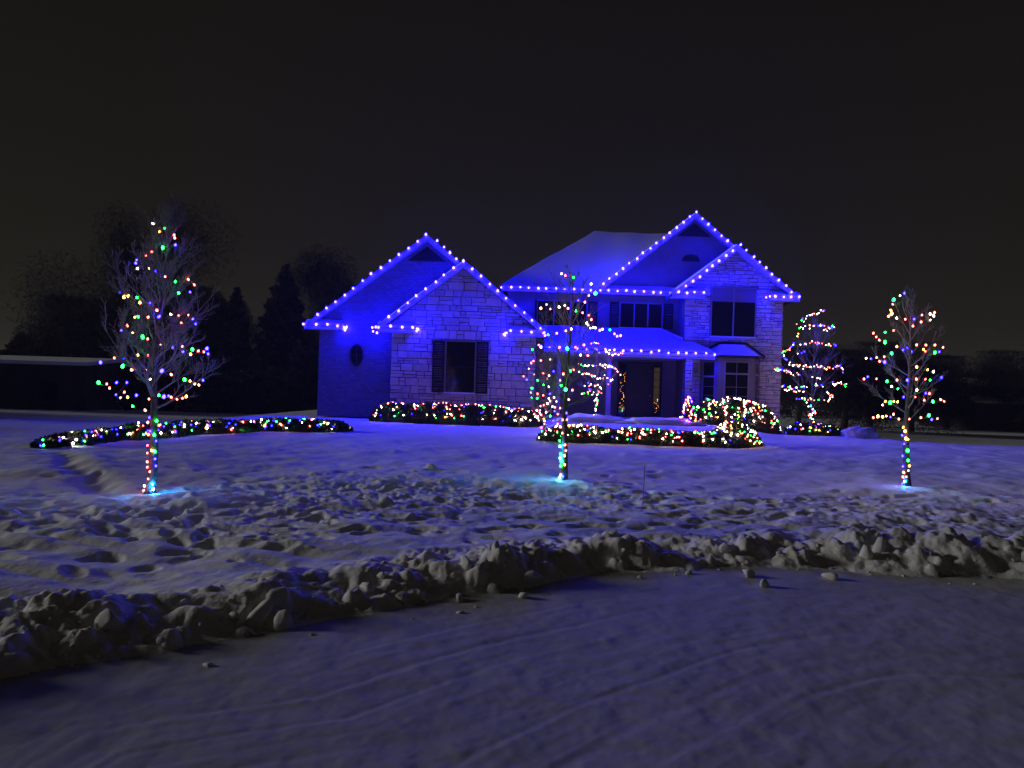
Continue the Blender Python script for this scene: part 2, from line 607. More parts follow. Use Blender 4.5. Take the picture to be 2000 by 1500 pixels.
LUMPS = [lump_mesh(s) for s in range(8)]
bank = bpy.data.objects['snow_bank']
for _ in range(170):
    ph = rnd.uniform(0.9, 2.75)
    s_ = rnd.gauss(0.40, 0.25) if rnd.random() < .8 else rnd.uniform(-.35, .05)
    Rk = float(np.interp(ph, _ba, _br)) + s_
    x, y = CX + Rk * math.cos(ph), CY + Rk * math.sin(ph)
    o = bpy.data.objects.new('snow_clump', LUMPS[rnd.randrange(8)])
    COL.objects.link(o)
    o.parent = bank
    r = (0.02 + 0.045 * rnd.random() ** 2) * (1 if s_ > .05 else .6)
    o.location = (x, y, ground_z(x, y) - r * 0.15)
    o.scale = (r * rnd.uniform(0.9, 1.4), r * rnd.uniform(0.8, 1.1), r * rnd.uniform(0.8, 1.1))
    o.rotation_euler = (rnd.uniform(-0.5, 0.5), rnd.uniform(-0.5, 0.5), rnd.uniform(0, 6.28))


for x, y, r in ((-2.55, 4.95, .085), (-2.40, 5.08, .06), (-1.72, 5.42, .10), (-1.55, 5.36, .07), (-1.66, 5.60, .08), (-0.35, 6.75, .07), (3.75, 8.05, .09), (3.95, 8.15, .08), (2.3, 8.1, .06)):
    o = bpy.data.objects.new('snow_clump', LUMPS[int(abs(x) * 100) % 8])
    COL.objects.link(o)
    o.parent = bank
    o.location = (x, y, ground_z(x, y) + r * 0.05)
    o.scale = (r * 1.25, r, r * 0.95)
    o.rotation_euler = (x, y, x * 3)


def gpt(px, py, z=0.0):
    u, v = uv(px, py)
    Y = (CAMZ - z) * F / v
    return u / F * Y, Y


for px, py, r, lab in ((1040, 1143, .075, 'large snow clump lying on the road at the foot of the bank'),
                       (1021, 1166, .045, 'small snow clump just in front of the large one on the road'),
                       (1462, 1126, .065, 'snow clump on the road below the middle of the bank'),
                       (1620, 1132, .06, 'dark snow clump on the road near the right end of the bank'),
                       (897, 1172, .045, 'small snow clump on the road left of the large one'),
                       (458, 1226, .04, 'small snow clump at the lower left foot of the bank'),
                       (1490, 1147, .05, 'flat snow crumb on the road further out than the others')):
    x, y = gpt(px, py)
    o = bpy.data.objects.new('snow_clump', LUMPS[int(px) % 8])
    COL.objects.link(o)
    o.location = (x, y, ground_z(x, y) + r * 0.45)
    o.scale = (r * 1.25, r, r * 0.9)
    o.rotation_euler = (0.2, 0.1, px)
    tag(o, lab, 'snow clump', 'loose snow clumps on the road')

# ------------------------------------------------------------------ the house
house = thing('house', 'two-storey stone and siding house with snowy gabled roofs outlined in blue lights', 'house', (0, 34, 0.4))
HI = Matrix.Translation((0, -34, -0.4))


def hp(mb, name, material, parent=None, smooth=False, bevel=0.0):
    """build a part of the house from world coordinates"""
    o = mb.build(name, material, None, smooth, bevel)
    o.parent = parent or house
    if parent is None:
        o.matrix_parent_inverse = HI
    return o


WIN = []


def gable_roof(x_pk, z_pk, half, slope, y0, y1, name='roof', snow=True):
    """two slabs meeting at a ridge that runs along Y; thickness 0.16, plus a snow blanket"""
    m = MB()
    t = 0.16
    for sg in (-1, 1):
        a = (x_pk, y0, z_pk)
        b = (x_pk + sg * half, y0, z_pk - half * slope)
        m.prism([a, b, (b[0], y0, b[2] - t), (x_pk, y0, z_pk - t * 1.25)], (0, y1 - y0, 0))
    o = hp(m, name, 'shingle')
    # rake boards and soffit
    f = MB()
    for sg in (-1, 1):
        bx, bz = x_pk + sg * (half - 0.004), z_pk - (half - 0.004) * slope
        f.prism([(x_pk, y0 - 0.035, z_pk - 0.02), (bx, y0 - 0.035, bz - 0.02), (bx, y0 - 0.035, bz - 0.25), (x_pk, y0 - 0.035, z_pk - 0.27)], (0, 0.032, 0))
        f.prism([(x_pk, y0, z_pk - 0.212), (bx, y0, bz - 0.172), (bx, y0, bz - 0.20), (x_pk, y0, z_pk - 0.24)], (0, 0.40, 0))
    hp(f, 'rake_board', 'trim', o)
    if snow:
        for sg in (-1, 1):
            n, mrow = 14, 12
            vs_, fs_ = [], []
            for i in range(n + 1):
                for j in range(mrow + 1):
                    s_ = i / n
                    x = x_pk + sg * half * (s_ * 0.99)
                    y = y0 + 0.05 + (y1 - y0 - 0.05) * j / mrow
                    edge = 0.0 if (i == n or j == 0) else 1.0
                    z = z_pk - half * slope * s_ * 0.99 + 0.004 + edge * (0.075 + 0.025 * math.sin(x * 3.1 + y * 1.7) * math.cos(y * 2.3 + x))
                    vs_.append((x, y, z))
            for i in range(n):
                for j in range(mrow):
                    a = i * (mrow + 1) + j
                    fs_.append((a, a + 1, a + mrow + 2, a + mrow + 1))
            sm = MB()
            sm.v, sm.f = vs_, fs_
            hp(sm, 'roof_snow', 'snow_roof', o, True)
    return o


def eave_return(x0, x1, y0, y1, z, h=0.26):
    m = MB()
    m.box(x0, x1, y0, y1, z - h, z)
    m.box(x0 - 0.02, x1 + 0.02, y0 - 0.05, y1, z - 0.09, z + 0.02)
    o = hp(m, 'eave_return', 'trim')
    s_ = MB()
    n = 8
    for i in range(n):
        xa, xb = x0 + (x1 - x0) * i / n, x0 + (x1 - x0) * (i + 1) / n
        for (ya, yb, za, zb) in ((y0 - 0.03, y0 + 0.12, z + 0.022, z + 0.11), (y0 + 0.12, y1, z + 0.11, z + 0.22)):
            w1 = 0.02 * math.sin(xa * 5)
            w2 = 0.02 * math.sin(xb * 5)
            s_.poly([(xa, ya, za), (xb, ya, za), (xb, yb, zb + w2), (xa, yb, zb + w1)])
    hp(s_, 'ledge_snow', 'snow_roof', o, True)
    return o


YB, YA, YC, YD, YE = 34.4, 33.4, 36.4, 34.9, 36.35     # wall planes
G0 = 0.35                                              # foot of the walls

# --- garage wing walls
BX, BZ, BS, BH = -3.99, 8.54, 0.78, 5.30
AX, AZ, AS, AH = -2.25, 7.24, 0.795, 3.62
DX, DZ, DS, DH = 9.92, 8.62, 0.79, 2.86
EX, EZ, ES, EH = 8.38, 10.37, 0.82, 4.58


def gable_top(x, px_, pz, sl):
    return pz - 0.22 - abs(x - px_) * sl


m = MB()
x0, x1 = -8.7, 0.98
m.prism([(x0, YB, G0), (x1, YB, G0), (x1, YB, gable_top(x1, BX, BZ, BS)), (BX, YB, gable_top(BX, BX, BZ, BS)), (x0, YB, gable_top(x0, BX, BZ, BS))], (0, 11.5, 0))
hp(m, 'garage_wall', 'stucco')


# --- ashlar stones
def clip(poly, a, b, c):
    """keep a*x+b*z<=c"""
    out = []
    for i in range(len(poly)):
        p, q = poly[i], poly[(i + 1) % len(poly)]
        dp, dq = a * p[0] + b * p[1] - c, a * q[0] + b * q[1] - c
        if dp <= 0:
            out.append(p)
        if (dp < 0 < dq) or (dq < 0 < dp):
            t = dp / (dp - dq)
            out.append((p[0] + (q[0] - p[0]) * t, p[1] + (q[1] - p[1]) * t))
    return out


def ashlar(x0, x1, z0, z1, holes, planes, hmin, hmax, wmin, wmax, seed):
    r_ = random.Random(seed)
    cells = []
    z = z0
    while z < z1:
        h = r_.uniform(hmin, hmax)
        x = x0
        while x < x1 - 1e-6:
            w = r_.uniform(wmin, wmax)
            if x1 - (x + w) < wmin * 0.6:
                w = x1 - x
            q = r_.random()
            if q < 0.34:                       # two low stones
                k = r_.uniform(0.35, 0.65)
                cells += [(x, x + w, z, z + h * k), (x, x + w, z + h * k, z + h)]
            elif q < 0.46 and w > wmin * 1.5:  # stepped group
                k, l = r_.uniform(0.4, 0.6), r_.uniform(0.4, 0.6)
                cells += [(x, x + w * l, z, z + h), (x + w * l, x + w, z, z + h * k), (x + w * l, x + w, z + h * k, z + h)]
            else:
                cells.append((x, x + w, z, z + h))
            x += w
        z += h
    out = []
    for (a, b, c, d) in cells:
        parts = [(a, b, c, d)]
        for (ha, hb_, hc, hd) in holes:
            nxt = []
            for (a2, b2, c2, d2) in parts:
                if b2 <= ha or a2 >= hb_ or d2 <= hc or c2 >= hd:
                    nxt.append((a2, b2, c2, d2))
                    continue
                if a2 < ha:
                    nxt.append((a2, ha, c2, d2))
                if b2 > hb_:
                    nxt.append((hb_, b2, c2, d2))
                if c2 < hc:
                    nxt.append((max(a2, ha), min(b2, hb_), c2, hc))
                if d2 > hd:
                    nxt.append((max(a2, ha), min(b2, hb_), hd, d2))
            parts = nxt
        for (a2, b2, c2, d2) in parts:
            g = 0.013
            p = [(a2 + g, c2 + g), (b2 - g, c2 + g), (b2 - g, d2 - g), (a2 + g, d2 - g)]
            if b2 - a2 < 0.06 or d2 - c2 < 0.05:
                continue
            j = 0.012
            p = [(u + r_.uniform(-j, j), v + r_.uniform(-j, j)) for u, v in p]
            for pl in planes:
                p = clip(p, *pl)
                if len(p) < 3:
                    break
            if len(p) >= 3:
                ar = 0.5 * abs(sum(p[i][0] * p[(i + 1) % len(p)][1] - p[(i + 1) % len(p)][0] * p[i][1] for i in range(len(p))))
                if ar > 0.004:
                    out.append((ar, p))
    return out


def stone_geo(mb, p, y, r_):
    d = r_.uniform(0.03, 0.06)
    cx, cz = sum(u for u, v in p) / len(p), sum(v for u, v in p) / len(p)
    n, k = len(mb.v), len(p)
    tx, tz = r_.uniform(-0.02, 0.02), r_.uniform(-0.02, 0.02)
    for u, v in p:
        mb.v.append((u, y, v))
    for u, v in p:
        mb.v.append((u, y - d * 0.65, v))
    for u, v in p:
        du, dv = cx - u, cz - v
        l = math.hypot(du, dv) or 1
        s_ = min(0.035, l * 0.3)
        mb.v.append((u + du / l * s_, y - d - tx * (u - cx) - tz * (v - cz), v + dv / l * s_))
    for a in (0, k):
        for i in range(k):
            j = (i + 1) % k
            mb.f.append((n + a + i, n + a + j, n + a + k + j, n + a + k + i))
    mb.f.append(tuple(range(n + 2 * k, n + 3 * k)))


ax0, ax1 = -5.30, 0.98
m = MB()
m.prism([(ax0, YA, G0), (ax1, YA, G0), (ax1, YA, gable_top(ax1, AX, AZ, AS)), (AX, YA, gable_top(AX, AX, AZ, AS)), (ax0, YA, gable_top(ax0, AX, AZ, AS))], (0, 0.99, 0))
wallA = hp(m, 'stone_wall', 'mortar')
stones = ashlar(ax0, ax1, G0, 7.2, [(-2.98, -1.58, 1.50, 3.88)],
                [(AS, 1, AZ - 0.25 + AX * AS), (-AS, 1, AZ - 0.25 - AX * AS)], 0.20, 0.40, 0.26, 0.72, 5)
stones.sort(key=lambda q: -q[0])
r_ = random.Random(3)
rest = MB()
for i, (ar, p) in enumerate(stones):
    if i < 300:
        s1 = MB()
        stone_geo(s1, p, YA, r_)
        hp(s1, 'stone', 'stone_%d' % r_.randrange(4), wallA)
    else:
        stone_geo(rest, p, YA, r_)
if rest.f:
    tag(hp(rest, 'small_stones', 'stone_0', wallA), kind='stuff')

gable_roof(BX, BZ, BH, BS, 34.0, 46.0)
gable_roof(AX, AZ, AH, AS - 0.005, 33.0, 34.55)
eave_return(-9.26, -7.62, 34.0, YB - 0.002, 4.46)
eave_return(-5.88, -4.32, 33.0, YA - 0.002, 4.36)
eave_return(-0.28, 1.34, 33.0, YA - 0.002, 4.36)


def window_unit(x0, x1, z0, z1, y, cols=1, rows=2, shutters=None, top_panel=0.0, sash=True):
    """frame, sill, panes set back from the wall face, optional shutters"""
    f = MB()
    b = 0.06
    f.box(x0 - b, x0, y - 0.05, y + 0.02, z0 - b, z1 + b)
    f.box(x1, x1 + b, y - 0.05, y + 0.02, z0 - b, z1 + b)
    f.box(x0, x1, y - 0.05, y + 0.02, z1, z1 + b)
    f.box(x0, x1, y - 0.05, y + 0.02, z0 - b, z0)
    for i in range(1, cols):
        xm = x0 + (x1 - x0) * i / cols
        f.box(xm - 0.03, xm + 0.03, y - 0.045, y + 0.015, z0, z1)
    o = hp(f, 'window', 'frame')
    for i in range(cols):
        a = x0 + (x1 - x0) * i / cols + (0.03 if i else 0)
        c = x0 + (x1 - x0) * (i + 1) / cols - (0.03 if i < cols - 1 else 0)
        zt = z1 - top_panel
        for j in range(rows):
            za, zb = z0 + (zt - z0) * j / rows, z0 + (zt - z0) * (j + 1) / rows
            p = MB()
            tl = random.Random(int(a * 97 + za * 31)).uniform(-0.004, 0.004)
            p.poly([(a, y - 0.02 + tl, za + 0.015), (c, y - 0.02, za + 0.015), (c, y - 0.02 - tl, zb - 0.015), (a, y - 0.02, zb - 0.015)])
            hp(p, 'pane', 'glass', o)
            if j:
                r2 = MB()
                r2.box(a, c, y - 0.035, y, za - 0.015, za + 0.015)
                hp(r2, 'sash_bar', 'shutter', o)
        if top_panel:
            p = MB()
            p.box(a, c, y - 0.022, y, zt + 0.01, z1)
            hp(p, 'blind', 'blind', o)
    s_ = MB()
    s_.box(x0 - 0.1, x1 + 0.1, y - 0.13, y - 0.05, z0 - 0.13, z0 - 0.05)
    hp(s_, 'sill', 'trim', o)
    sn = MB()
    sn.prism([(x0 - 0.08, y - 0.125, z0 - 0.047), (x1 + 0.08, y - 0.125, z0 - 0.047), (x1 + 0.05, y - 0.11, z0 - 0.01), (x0 - 0.05, y - 0.11, z0 - 0.01)], (0, 0.055, 0))
    hp(sn, 'sill_snow', 'snow_roof', o)
    if shutters:
        for (a, c) in shutters:
            sh = MB()
            za, zb = z0 - 0.03, z1 + 0.03
            for (p0, p1, q0, q1) in ((a, a + .07, za, zb), (c - .07, c, za, zb), (a + .07, c - .07, za, za + .09), (a + .07, c - .07, zb - .09, zb), (a + .07, c - .07, (za + zb) / 2 - .05, (za + zb) / 2 + .05)):
                sh.box(p0, p1, y - 0.09, y - 0.051, q0, q1)
            k = za + .1
            while k < zb - .12:
                if abs(k + .03 - (za + zb) / 2) > .09:
                    sh.prism([(a + .07, y - .06, k), (c - .07, y - .06, k), (c - .07, y - .083, k + .05), (a + .07, y - .083, k + .05)], (0, 0.008, 0.004))
                k += .075
            hp(sh, 'shutter', 'shutter', o)
    return o


window_unit(-2.90, -1.66, 1.60, 3.80, YA - 0.03, 1, 2, [(-3.49, -2.97), (-1.59, -1.07)])
# oval window on the plain wall
ov = MB()
ovp = MB()
n = 28
for i in range(n):
    a0, a1 = 2 * math.pi * i / n, 2 * math.pi * (i + 1) / n
    def e(a, k):
        return (-7.0 + 0.30 * k * math.cos(a), 3.12 + 0.50 * k * math.sin(a))
    (xa, za), (xb, zb), (xc, zc), (xd, zd) = e(a0, 1), e(a1, 1), e(a1, 0.84), e(a0, 0.84)
    ov.prism([(xa, YB - 0.06, za), (xb, YB - 0.06, zb), (xc, YB - 0.06, zc), (xd, YB - 0.06, zd)], (0, 0.058, 0))
    ovp.v.append((xd, YB - 0.02, zd))
ovp.f.append(tuple(range(n)))
o = hp(ov, 'oval_window', 'louver')
hp(ovp, 'pane', 'glass', o)
b_ = MB()
b_.box(-7.012, -6.988, YB - 0.045, YB - 0.022, 2.70, 3.54)
b_.box(-7.25, -7.013, YB - 0.045, YB - 0.022, 3.108, 3.132)
b_.box(-6.987, -6.75, YB - 0.045, YB - 0.022, 3.108, 3.132)
hp(b_, 'glazing_bar', 'louver', o)


def peak_shade(x, z0, hw, h, y):  # dark slatted triangle standing in for the shade under the rake
    o = MB()
    o.prism([(x - hw, y - 0.03, z0), (x + hw, y - 0.03, z0), (x, y - 0.03, z0 + h)], (0, 0.028, 0))
    v = hp(o, 'gable_shade', 'louver')
    k = 0.05
    while k < h * 0.85:
        w = hw * (1 - k / h) * 0.95
        s1 = MB()
        s1.prism([(x - w, y - 0.032, z0 + k), (x + w, y - 0.032, z0 + k), (x + w, y - 0.06, z0 + k - 0.03), (x - w, y - 0.06, z0 + k - 0.03)], (0, 0, 0.012))
        hp(s1, 'slat', 'louver', v)
        k += 0.08


peak_shade(BX, 7.42, 0.85, 0.66, YB)
peak_shade(EX, 9.30, 0.80, 0.65, YE)

# --- main block: walls
m = MB()
m.box(-0.35, 12.1, YC, 47.0, G0, 6.42)
hp(m, 'main_wall', 'siding')
m = MB()
m.prism([(3.9, YE, 6.43), (12.1, YE, 6.43), (12.1, YE, gable_top(12.1, EX, EZ, ES)), (EX, YE, gable_top(EX, EX, EZ, ES)), (3.9, YE, gable_top(3.95, EX, EZ, ES))], (0, 6, 0))
hp(m, 'gable_wall', 'siding')
# half-round vent
m = MB()
pts = [(8.26 + 0.42 * math.cos(a), YE - 0.03, 8.12 + 0.34 * math.sin(a)) for a in [math.pi * i / 14 for i in range(15)]]
m.prism(pts, (0, 0.028, 0))
v = hp(m, 'half_round_vent', 'louver')
for k in range(4):
    w = 0.40 * math.sqrt(max(0.05, 1 - (k * 0.075 / 0.34) ** 2))
    s1 = MB()
    s1.prism([(8.26 - w, YE - 0.032, 8.17 + k * .075), (8.26 + w, YE - 0.032, 8.17 + k * .075), (8.26 + w, YE - 0.06, 8.14 + k * .075), (8.26 - w, YE - 0.06, 8.14 + k * .075)], (0, 0, 0.012))
    hp(s1, 'slat', 'louver', v)

# cornice along the upper eave
m = MB()
m.box(-0.62, 7.72, 36.0, YC - 0.06, 6.43, 6.62)
m.box(-0.62, 7.72, 35.95, YC - 0.06, 6.54, 6.65)
hp(m, 'cornice', 'trim')
sn = MB()
for i in range(40):
    xa, xb = -0.62 + 8.3 * i / 40, -0.62 + 8.3 * (i + 1) / 40
    sn.poly([(xa, 35.97, 6.655), (xb, 35.97, 6.655), (xb, 36.06, 6.73 + 0.012 * math.sin(xb * 7)), (xa, 36.06, 6.73 + 0.012 * math.sin(xa * 7))])
    sn.poly([(xa, 36.06, 6.73 + 0.012 * math.sin(xa * 7)), (xb, 36.06, 6.73 + 0.012 * math.sin(xb * 7)), (xb, YE, 6.84), (xa, YE, 6.84)])
hp(sn, 'ledge_snow', 'snow_roof', None, True)

# hip roof of the main block
m = MB()
e0, e1, zf, yf, yb_ = -0.75, 13.0, 6.63, 36.05, 48.0
rA, rB = Vector((4.22, 42.0, 10.5)), Vector((9.0, 42.0, 10.5))
c00, c10, c11, c01 = (e0, yf, zf), (e1, yf, zf), (e1, yb_, zf), (e0, yb_, zf)
m.poly([c00, c10, rB, rA]); m.poly([c10, c11, rB]); m.poly([c11, c01, rA, rB]); m.poly([c01, c00, rA]); m.poly([c00, c01, c11, c10])
rf = hp(m, 'hip_roof', 'shingle')
vs_, fs_ = [], []
def snow_patch(p00, p10, p11, p01, n=16, mm=10, lift=0.09):
    s1 = MB()
    for i in range(n + 1):
        for j in range(mm + 1):
            s_, t = i / n, j / mm
            p = (Vector(p00) * (1 - s_) + Vector(p10) * s_) * (1 - t) + (Vector(p01) * (1 - s_) + Vector(p11) * s_) * t
            ed = 0.1 if (j == 0) else 1
            p.z += 0.01 + lift * ed * (1 + 0.35 * math.sin(p.x * 2.3 + p.y) * math.cos(p.y * 1.9 - p.x))
            s1.v.append(tuple(p))
    for i in range(n):
        for j in range(mm):
            a = i * (mm + 1) + j
            s1.f.append((a, a + 1, a + mm + 2, a + mm + 1))
    return s1
hp(snow_patch(c00, c10, rB, rA), 'roof_snow', 'snow_roof', rf, True)
hp(snow_patch(c01, c00, rA, rA), 'roof_snow', 'snow_roof', rf, True)

gable_roof(EX, EZ, EH, ES, 36.0, 42.0)
gable_roof(DX, DZ, DH, DS, 34.5, 36.6)
eave_return(7.06, 8.52, 34.5, YD - 0.002, 6.42)
eave_return(11.50, 12.80, 34.5, YD - 0.002, 6.42)

# stone bay on the right, two storeys
dx0, dx1 = 7.74, 12.17
m = MB()
m.prism([(dx0, YD, G0), (dx1, YD, G0), (dx1, YD, gable_top(dx1, DX, DZ, DS)), (DX, YD, gable_top(DX, DX, DZ, DS)), (dx0, YD, gable_top(dx0, DX, DZ, DS))], (0, 1.495, 0))
wallD = hp(m, 'stone_wall', 'mortar')
st = ashlar(dx0, dx1, G0, 8.4, [(8.88, 10.98, 4.44, 6.78), (8.52, 11.2, G0, 3.6)], [(DS, 1, DZ - 0.25 + DX * DS), (-DS, 1, DZ - 0.25 - DX * DS)], 0.13, 0.22, 0.24, 0.60, 9)
groups = [MB() for _ in range(4)]
for ar, p in st:
    stone_geo(groups[r_.randrange(4)], p, YD, r_)
for i, g in enumerate(groups):
    tag(hp(g, 'small_stones', 'stone_%d' % i, wallD), kind='stuff')
# stones on the right return wall
sr = MB()
for ar, p in ashlar(0.0, 1.4, G0, 6.2, [], [], 0.13, 0.22, 0.24, 0.6, 19):
    g2 = MB()
    stone_geo(g2, p, 0, r_)
    n0 = len(sr.v)
    sr.v += [(dx1 - y, YD + x, z) for x, y, z in g2.v]
    sr.f += [tuple(n0 + i for i in q) for q in g2.f]
tag(hp(sr, 'small_stones', 'stone_1', wallD), kind='stuff')

window_unit(8.95, 10.91, 4.52, 6.70, YD - 0.03, 2, 1, None, 0.62)
window_unit(1.10, 3.40, 4.86, 6.05, YC - 0.0, 3, 1, [(0.995, 1.03), (3.47, 3.92)])
window_unit(5.02, 6.97, 4.92, 6.06, YC - 0.0, 3, 1, [(4.50, 4.94), (7.05, 7.50)])

# box bay with hipped, snow-covered roof
bay = MB()
plan = [(8.55, YD), (9.10, 34.05), (10.68, 34.05), (11.18, YD)]
for i in range(3):
    (xa, ya), (xb, yb2) = plan[i], plan[i + 1]
    bay.poly([(xa, ya - .001, G0), (xb, yb2, G0), (xb, yb2, 3.5), (xa, ya - .001, 3.5)])
bay.poly([(x, y, 3.5) for x, y in plan])
ob = hp(bay, 'bay_wall', 'siding')
rp = [(8.40, YD - 0.002), (9.00, 33.85), (10.78, 33.85), (11.36, YD - 0.002)]
br_ = MB()
top = [(9.32, YD - 0.002, 4.12), (9.45, 34.6, 4.14), (10.38, 34.6, 4.14), (10.52, YD - 0.002, 4.12)]
for i in range(3):
    (xa, ya), (xb, yb2) = rp[i], rp[i + 1]
    br_.poly([(xa, ya, 3.60), (xb, yb2, 3.60), top[i + 1], top[i]])
br_.poly(top)
hp(br_, 'bay_roof', 'snow_roof', ob)
gt = MB()
gt.tube([(8.36, YD - .03, 3.56), (8.98, 33.82, 3.56), (10.80, 33.82, 3.56), (11.42, YD - .03, 3.56)], 0.05, 6)
hp(gt, 'gutter', 'shutter', ob)
fl = MB()
fl.tube([(8.35, YD - .07, 3.62), (9.30, YD - .07, 4.20), (10.56, YD - .07, 4.20), (11.42, YD - .07, 3.62)], 0.055, 5)
hp(fl, 'roof_flashing', 'shutter', ob)


def bay_window(xa, ya, xb, yb2, s0, s1, z0, z1, tz, bars=2):
    A, B = Vector((xa, ya, 0)), Vector((xb, yb2, 0))
    d = (B - A)
    nrm = Vector((d.y, -d.x, 0)).normalized()
    P = lambda s_, z, off: A + d * s_ + nrm * off + Vector((0, 0, z))
    p = MB()
    for (za, zb) in ((z0, tz - .04), (tz + .04, z1)):
        p.poly([P(s0, za, .012), P(s1, za, .012), P(s1, zb, .012), P(s0, zb, .012)])
    w = hp(p, 'pane', 'glass', ob)
    f = MB()
    ds = 0.05 / d.length
    for (sa, sb, za, zb) in ((s0 - ds, s0, z0 - .05, z1 + .05), (s1, s1 + ds, z0 - .05, z1 + .05), (s0, s1, z0 - .05, z0), (s0, s1, z1, z1 + .05), (s0, s1, tz - .04, tz + .04)):
        f.prism([P(sa, za, .04), P(sb, za, .04), P(sb, zb, .04), P(sa, zb, .04)], -nrm * 0.035)
    hp(f, 'window_frame', 'frame', ob)
    g = MB()
    for i in range(1, bars):
        sm = s0 + (s1 - s0) * i / bars
        g.prism([P(sm - ds * .2, z0, .026), P(sm + ds * .2, z0, .026), P(sm + ds * .2, z1, .026), P(sm - ds * .2, z1, .026)], -nrm * 0.01)
    k = z0 + .4
    while k < tz - .2:
        g.prism([P(s0, k, .024), P(s1, k, .024), P(s1, k + .02, .024), P(s0, k + .02, .024)], -nrm * 0.008)
        k += .4
    hp(g, 'glazing_bar', 'frame', ob)


bay_window(9.10, 34.05, 10.68, 34.05, 0.21, 0.84, 1.40, 3.30, 2.80)
bay_window(8.55, YD, 9.10, 34.05, 0.18, 0.82, 1.40, 3.30, 2.66, 1)
bay_window(10.68, 34.05, 11.18, YD, 0.2, 0.8, 1.40, 3.30, 2.80, 1)

# porch: floor, roof, columns, door
m = MB()
m.box(1.3, 7.73, 34.2, YC - .002, 0.3, 0.68)
hp(m, 'porch_floor', 'concrete')
m = MB()
m.box(2.8, 6.9, 33.75, 34.19, 0.3, 0.50)
hp(m, 'step', 'concrete')
m = MB()
pe0, pe1 = 1.36, 8.95
P00, P10, P11, P01 = (pe0, 34.0, 3.64), (pe1, 34.0, 3.64), (6.95, YC - .003, 4.70), (pe0, YC - .003, 4.70)
dn = Vector((0, 0, -0.12))
m.poly([P00, P10, P11, P01])
m.poly([P10, (pe1 - 0.1, YD - .003, 3.66), (7.73, YD - .003, 4.06), P11])
pr = hp(m, 'porch_roof', 'shingle')
f = MB()
f.box(pe0, pe1, 34.0, 34.05, 3.40, 3.635)
f.box(pe0, pe1, 33.90, 33.998, 3.52, 3.64)
f.box(pe0, 7.73, 34.052, YC - .003, 3.40, 3.46)
f.box(pe1 - .05, pe1, 34.052, YD - .003, 3.40, 3.635)
hp(f, 'porch_eave', 'trim', pr)
hp(snow_patch((pe0, 33.93, 3.66), (pe1 + .02, 33.93, 3.66), (6.95, YC - .01, 4.76), (pe0, YC - .01, 4.76), 30, 10, 0.13), 'roof_snow', 'snow_roof', pr, True)
hp(snow_patch((pe1, 33.95, 3.66), (pe1, YD - .01, 3.68), (7.73, YD - .01, 4.10), (7.0, YC - .6, 4.72), 8, 8, 0.1), 'roof_snow', 'snow_roof', pr, True)
for x in (2.05, 4.30):
    c_ = MB()
    c_.tube([(x, 34.28, 0.68), (x, 34.28, 0.76), (x, 34.28, 0.761), (x, 34.28, 3.25), (x, 34.28, 3.251), (x, 34.28, 3.40)], [.17, .17, .115, .095, .15, .15], 14)
    hp(c_, 'column', 'trim', None, False)
sc_ = MB()
sc_.box(7.66, 8.00, 34.12, 34.42, G0, 3.40)
oc = hp(sc_, 'stone_column', 'mortar')
cst = MB()
for ar, p in ashlar(7.66, 8.00, G0, 3.38, [], [(0, 1, 3.38)], 0.13, 0.22, 0.16, 0.34, 77):
    stone_geo(cst, p, 34.12, r_)
tag(hp(cst, 'small_stones', 'stone_1', oc), kind='stuff')

dm = MB()
yd = YC - 0.02
dm.box(5.42, 6.62, yd - 0.05, yd, 0.68, 3.2)
od = hp(dm, 'door', 'door_paint')
pn = MB()
for (a, c, z0, z1) in ((5.55, 5.96, 0.9, 1.7), (6.08, 6.49, 0.9, 1.7), (5.55, 5.96, 1.85, 2.95), (6.08, 6.49, 1.85, 2.95)):
    pn.prism([(a, yd - .052, z0), (c, yd - .052, z0), (c, yd - .052, z1), (a, yd - .052, z1)], (0, -0.02, 0))
hp(pn, 'door_panel', 'door_paint', od, False, 0.012)
kb = MB()
kb.tube([(6.52, yd - .05, 1.72), (6.52, yd - .11, 1.72), (6.52, yd - .115, 1.72), (6.52, yd - .15, 1.72)], [.015, .015, .035, .028], 8)
hp(kb, 'door_handle', 'brass', od)
fr = MB()
for (a, c, z0, z1) in ((4.98, 5.06, .68, 3.3), (5.36, 5.418, .68, 3.3), (6.622, 6.68, .68, 3.3), (6.98, 7.06, .68, 3.3), (5.06, 5.36, 3.2, 3.3), (5.42, 6.62, 3.202, 3.3), (6.68, 6.98, 3.2, 3.3)):
    fr.box(a, c, yd - .08, yd, z0, z1)
hp(fr, 'door_frame', 'shutter', od)
for (a, c) in ((5.06, 5.36), (6.68, 6.98)):
    s1 = MB()
    s1.box(a, c, yd - .02, yd, 0.68, 3.2)
    so = hp(s1, 'sidelight', 'glass', None)
    mu = MB()
    for k in range(1, 7):
        z = 0.68 + 2.52 * k / 7
        mu.box(a, c, yd - .035, yd - .021, z - .012, z + .012)
    hp(mu, 'glazing_bar', 'shutter', so)
# glowing pane added to imitate warm reflections in the right sidelight
s1 = MB()
s1.poly([(6.70, yd - .024, 1.35), (6.96, yd - .024, 1.35), (6.96, yd - .024, 3.05), (6.70, yd - .024, 3.05)])
tag(hp(s1, 'glow_pane', 'warm_glow', so), 'warm glow imitating reflections in the right-hand sidelight')


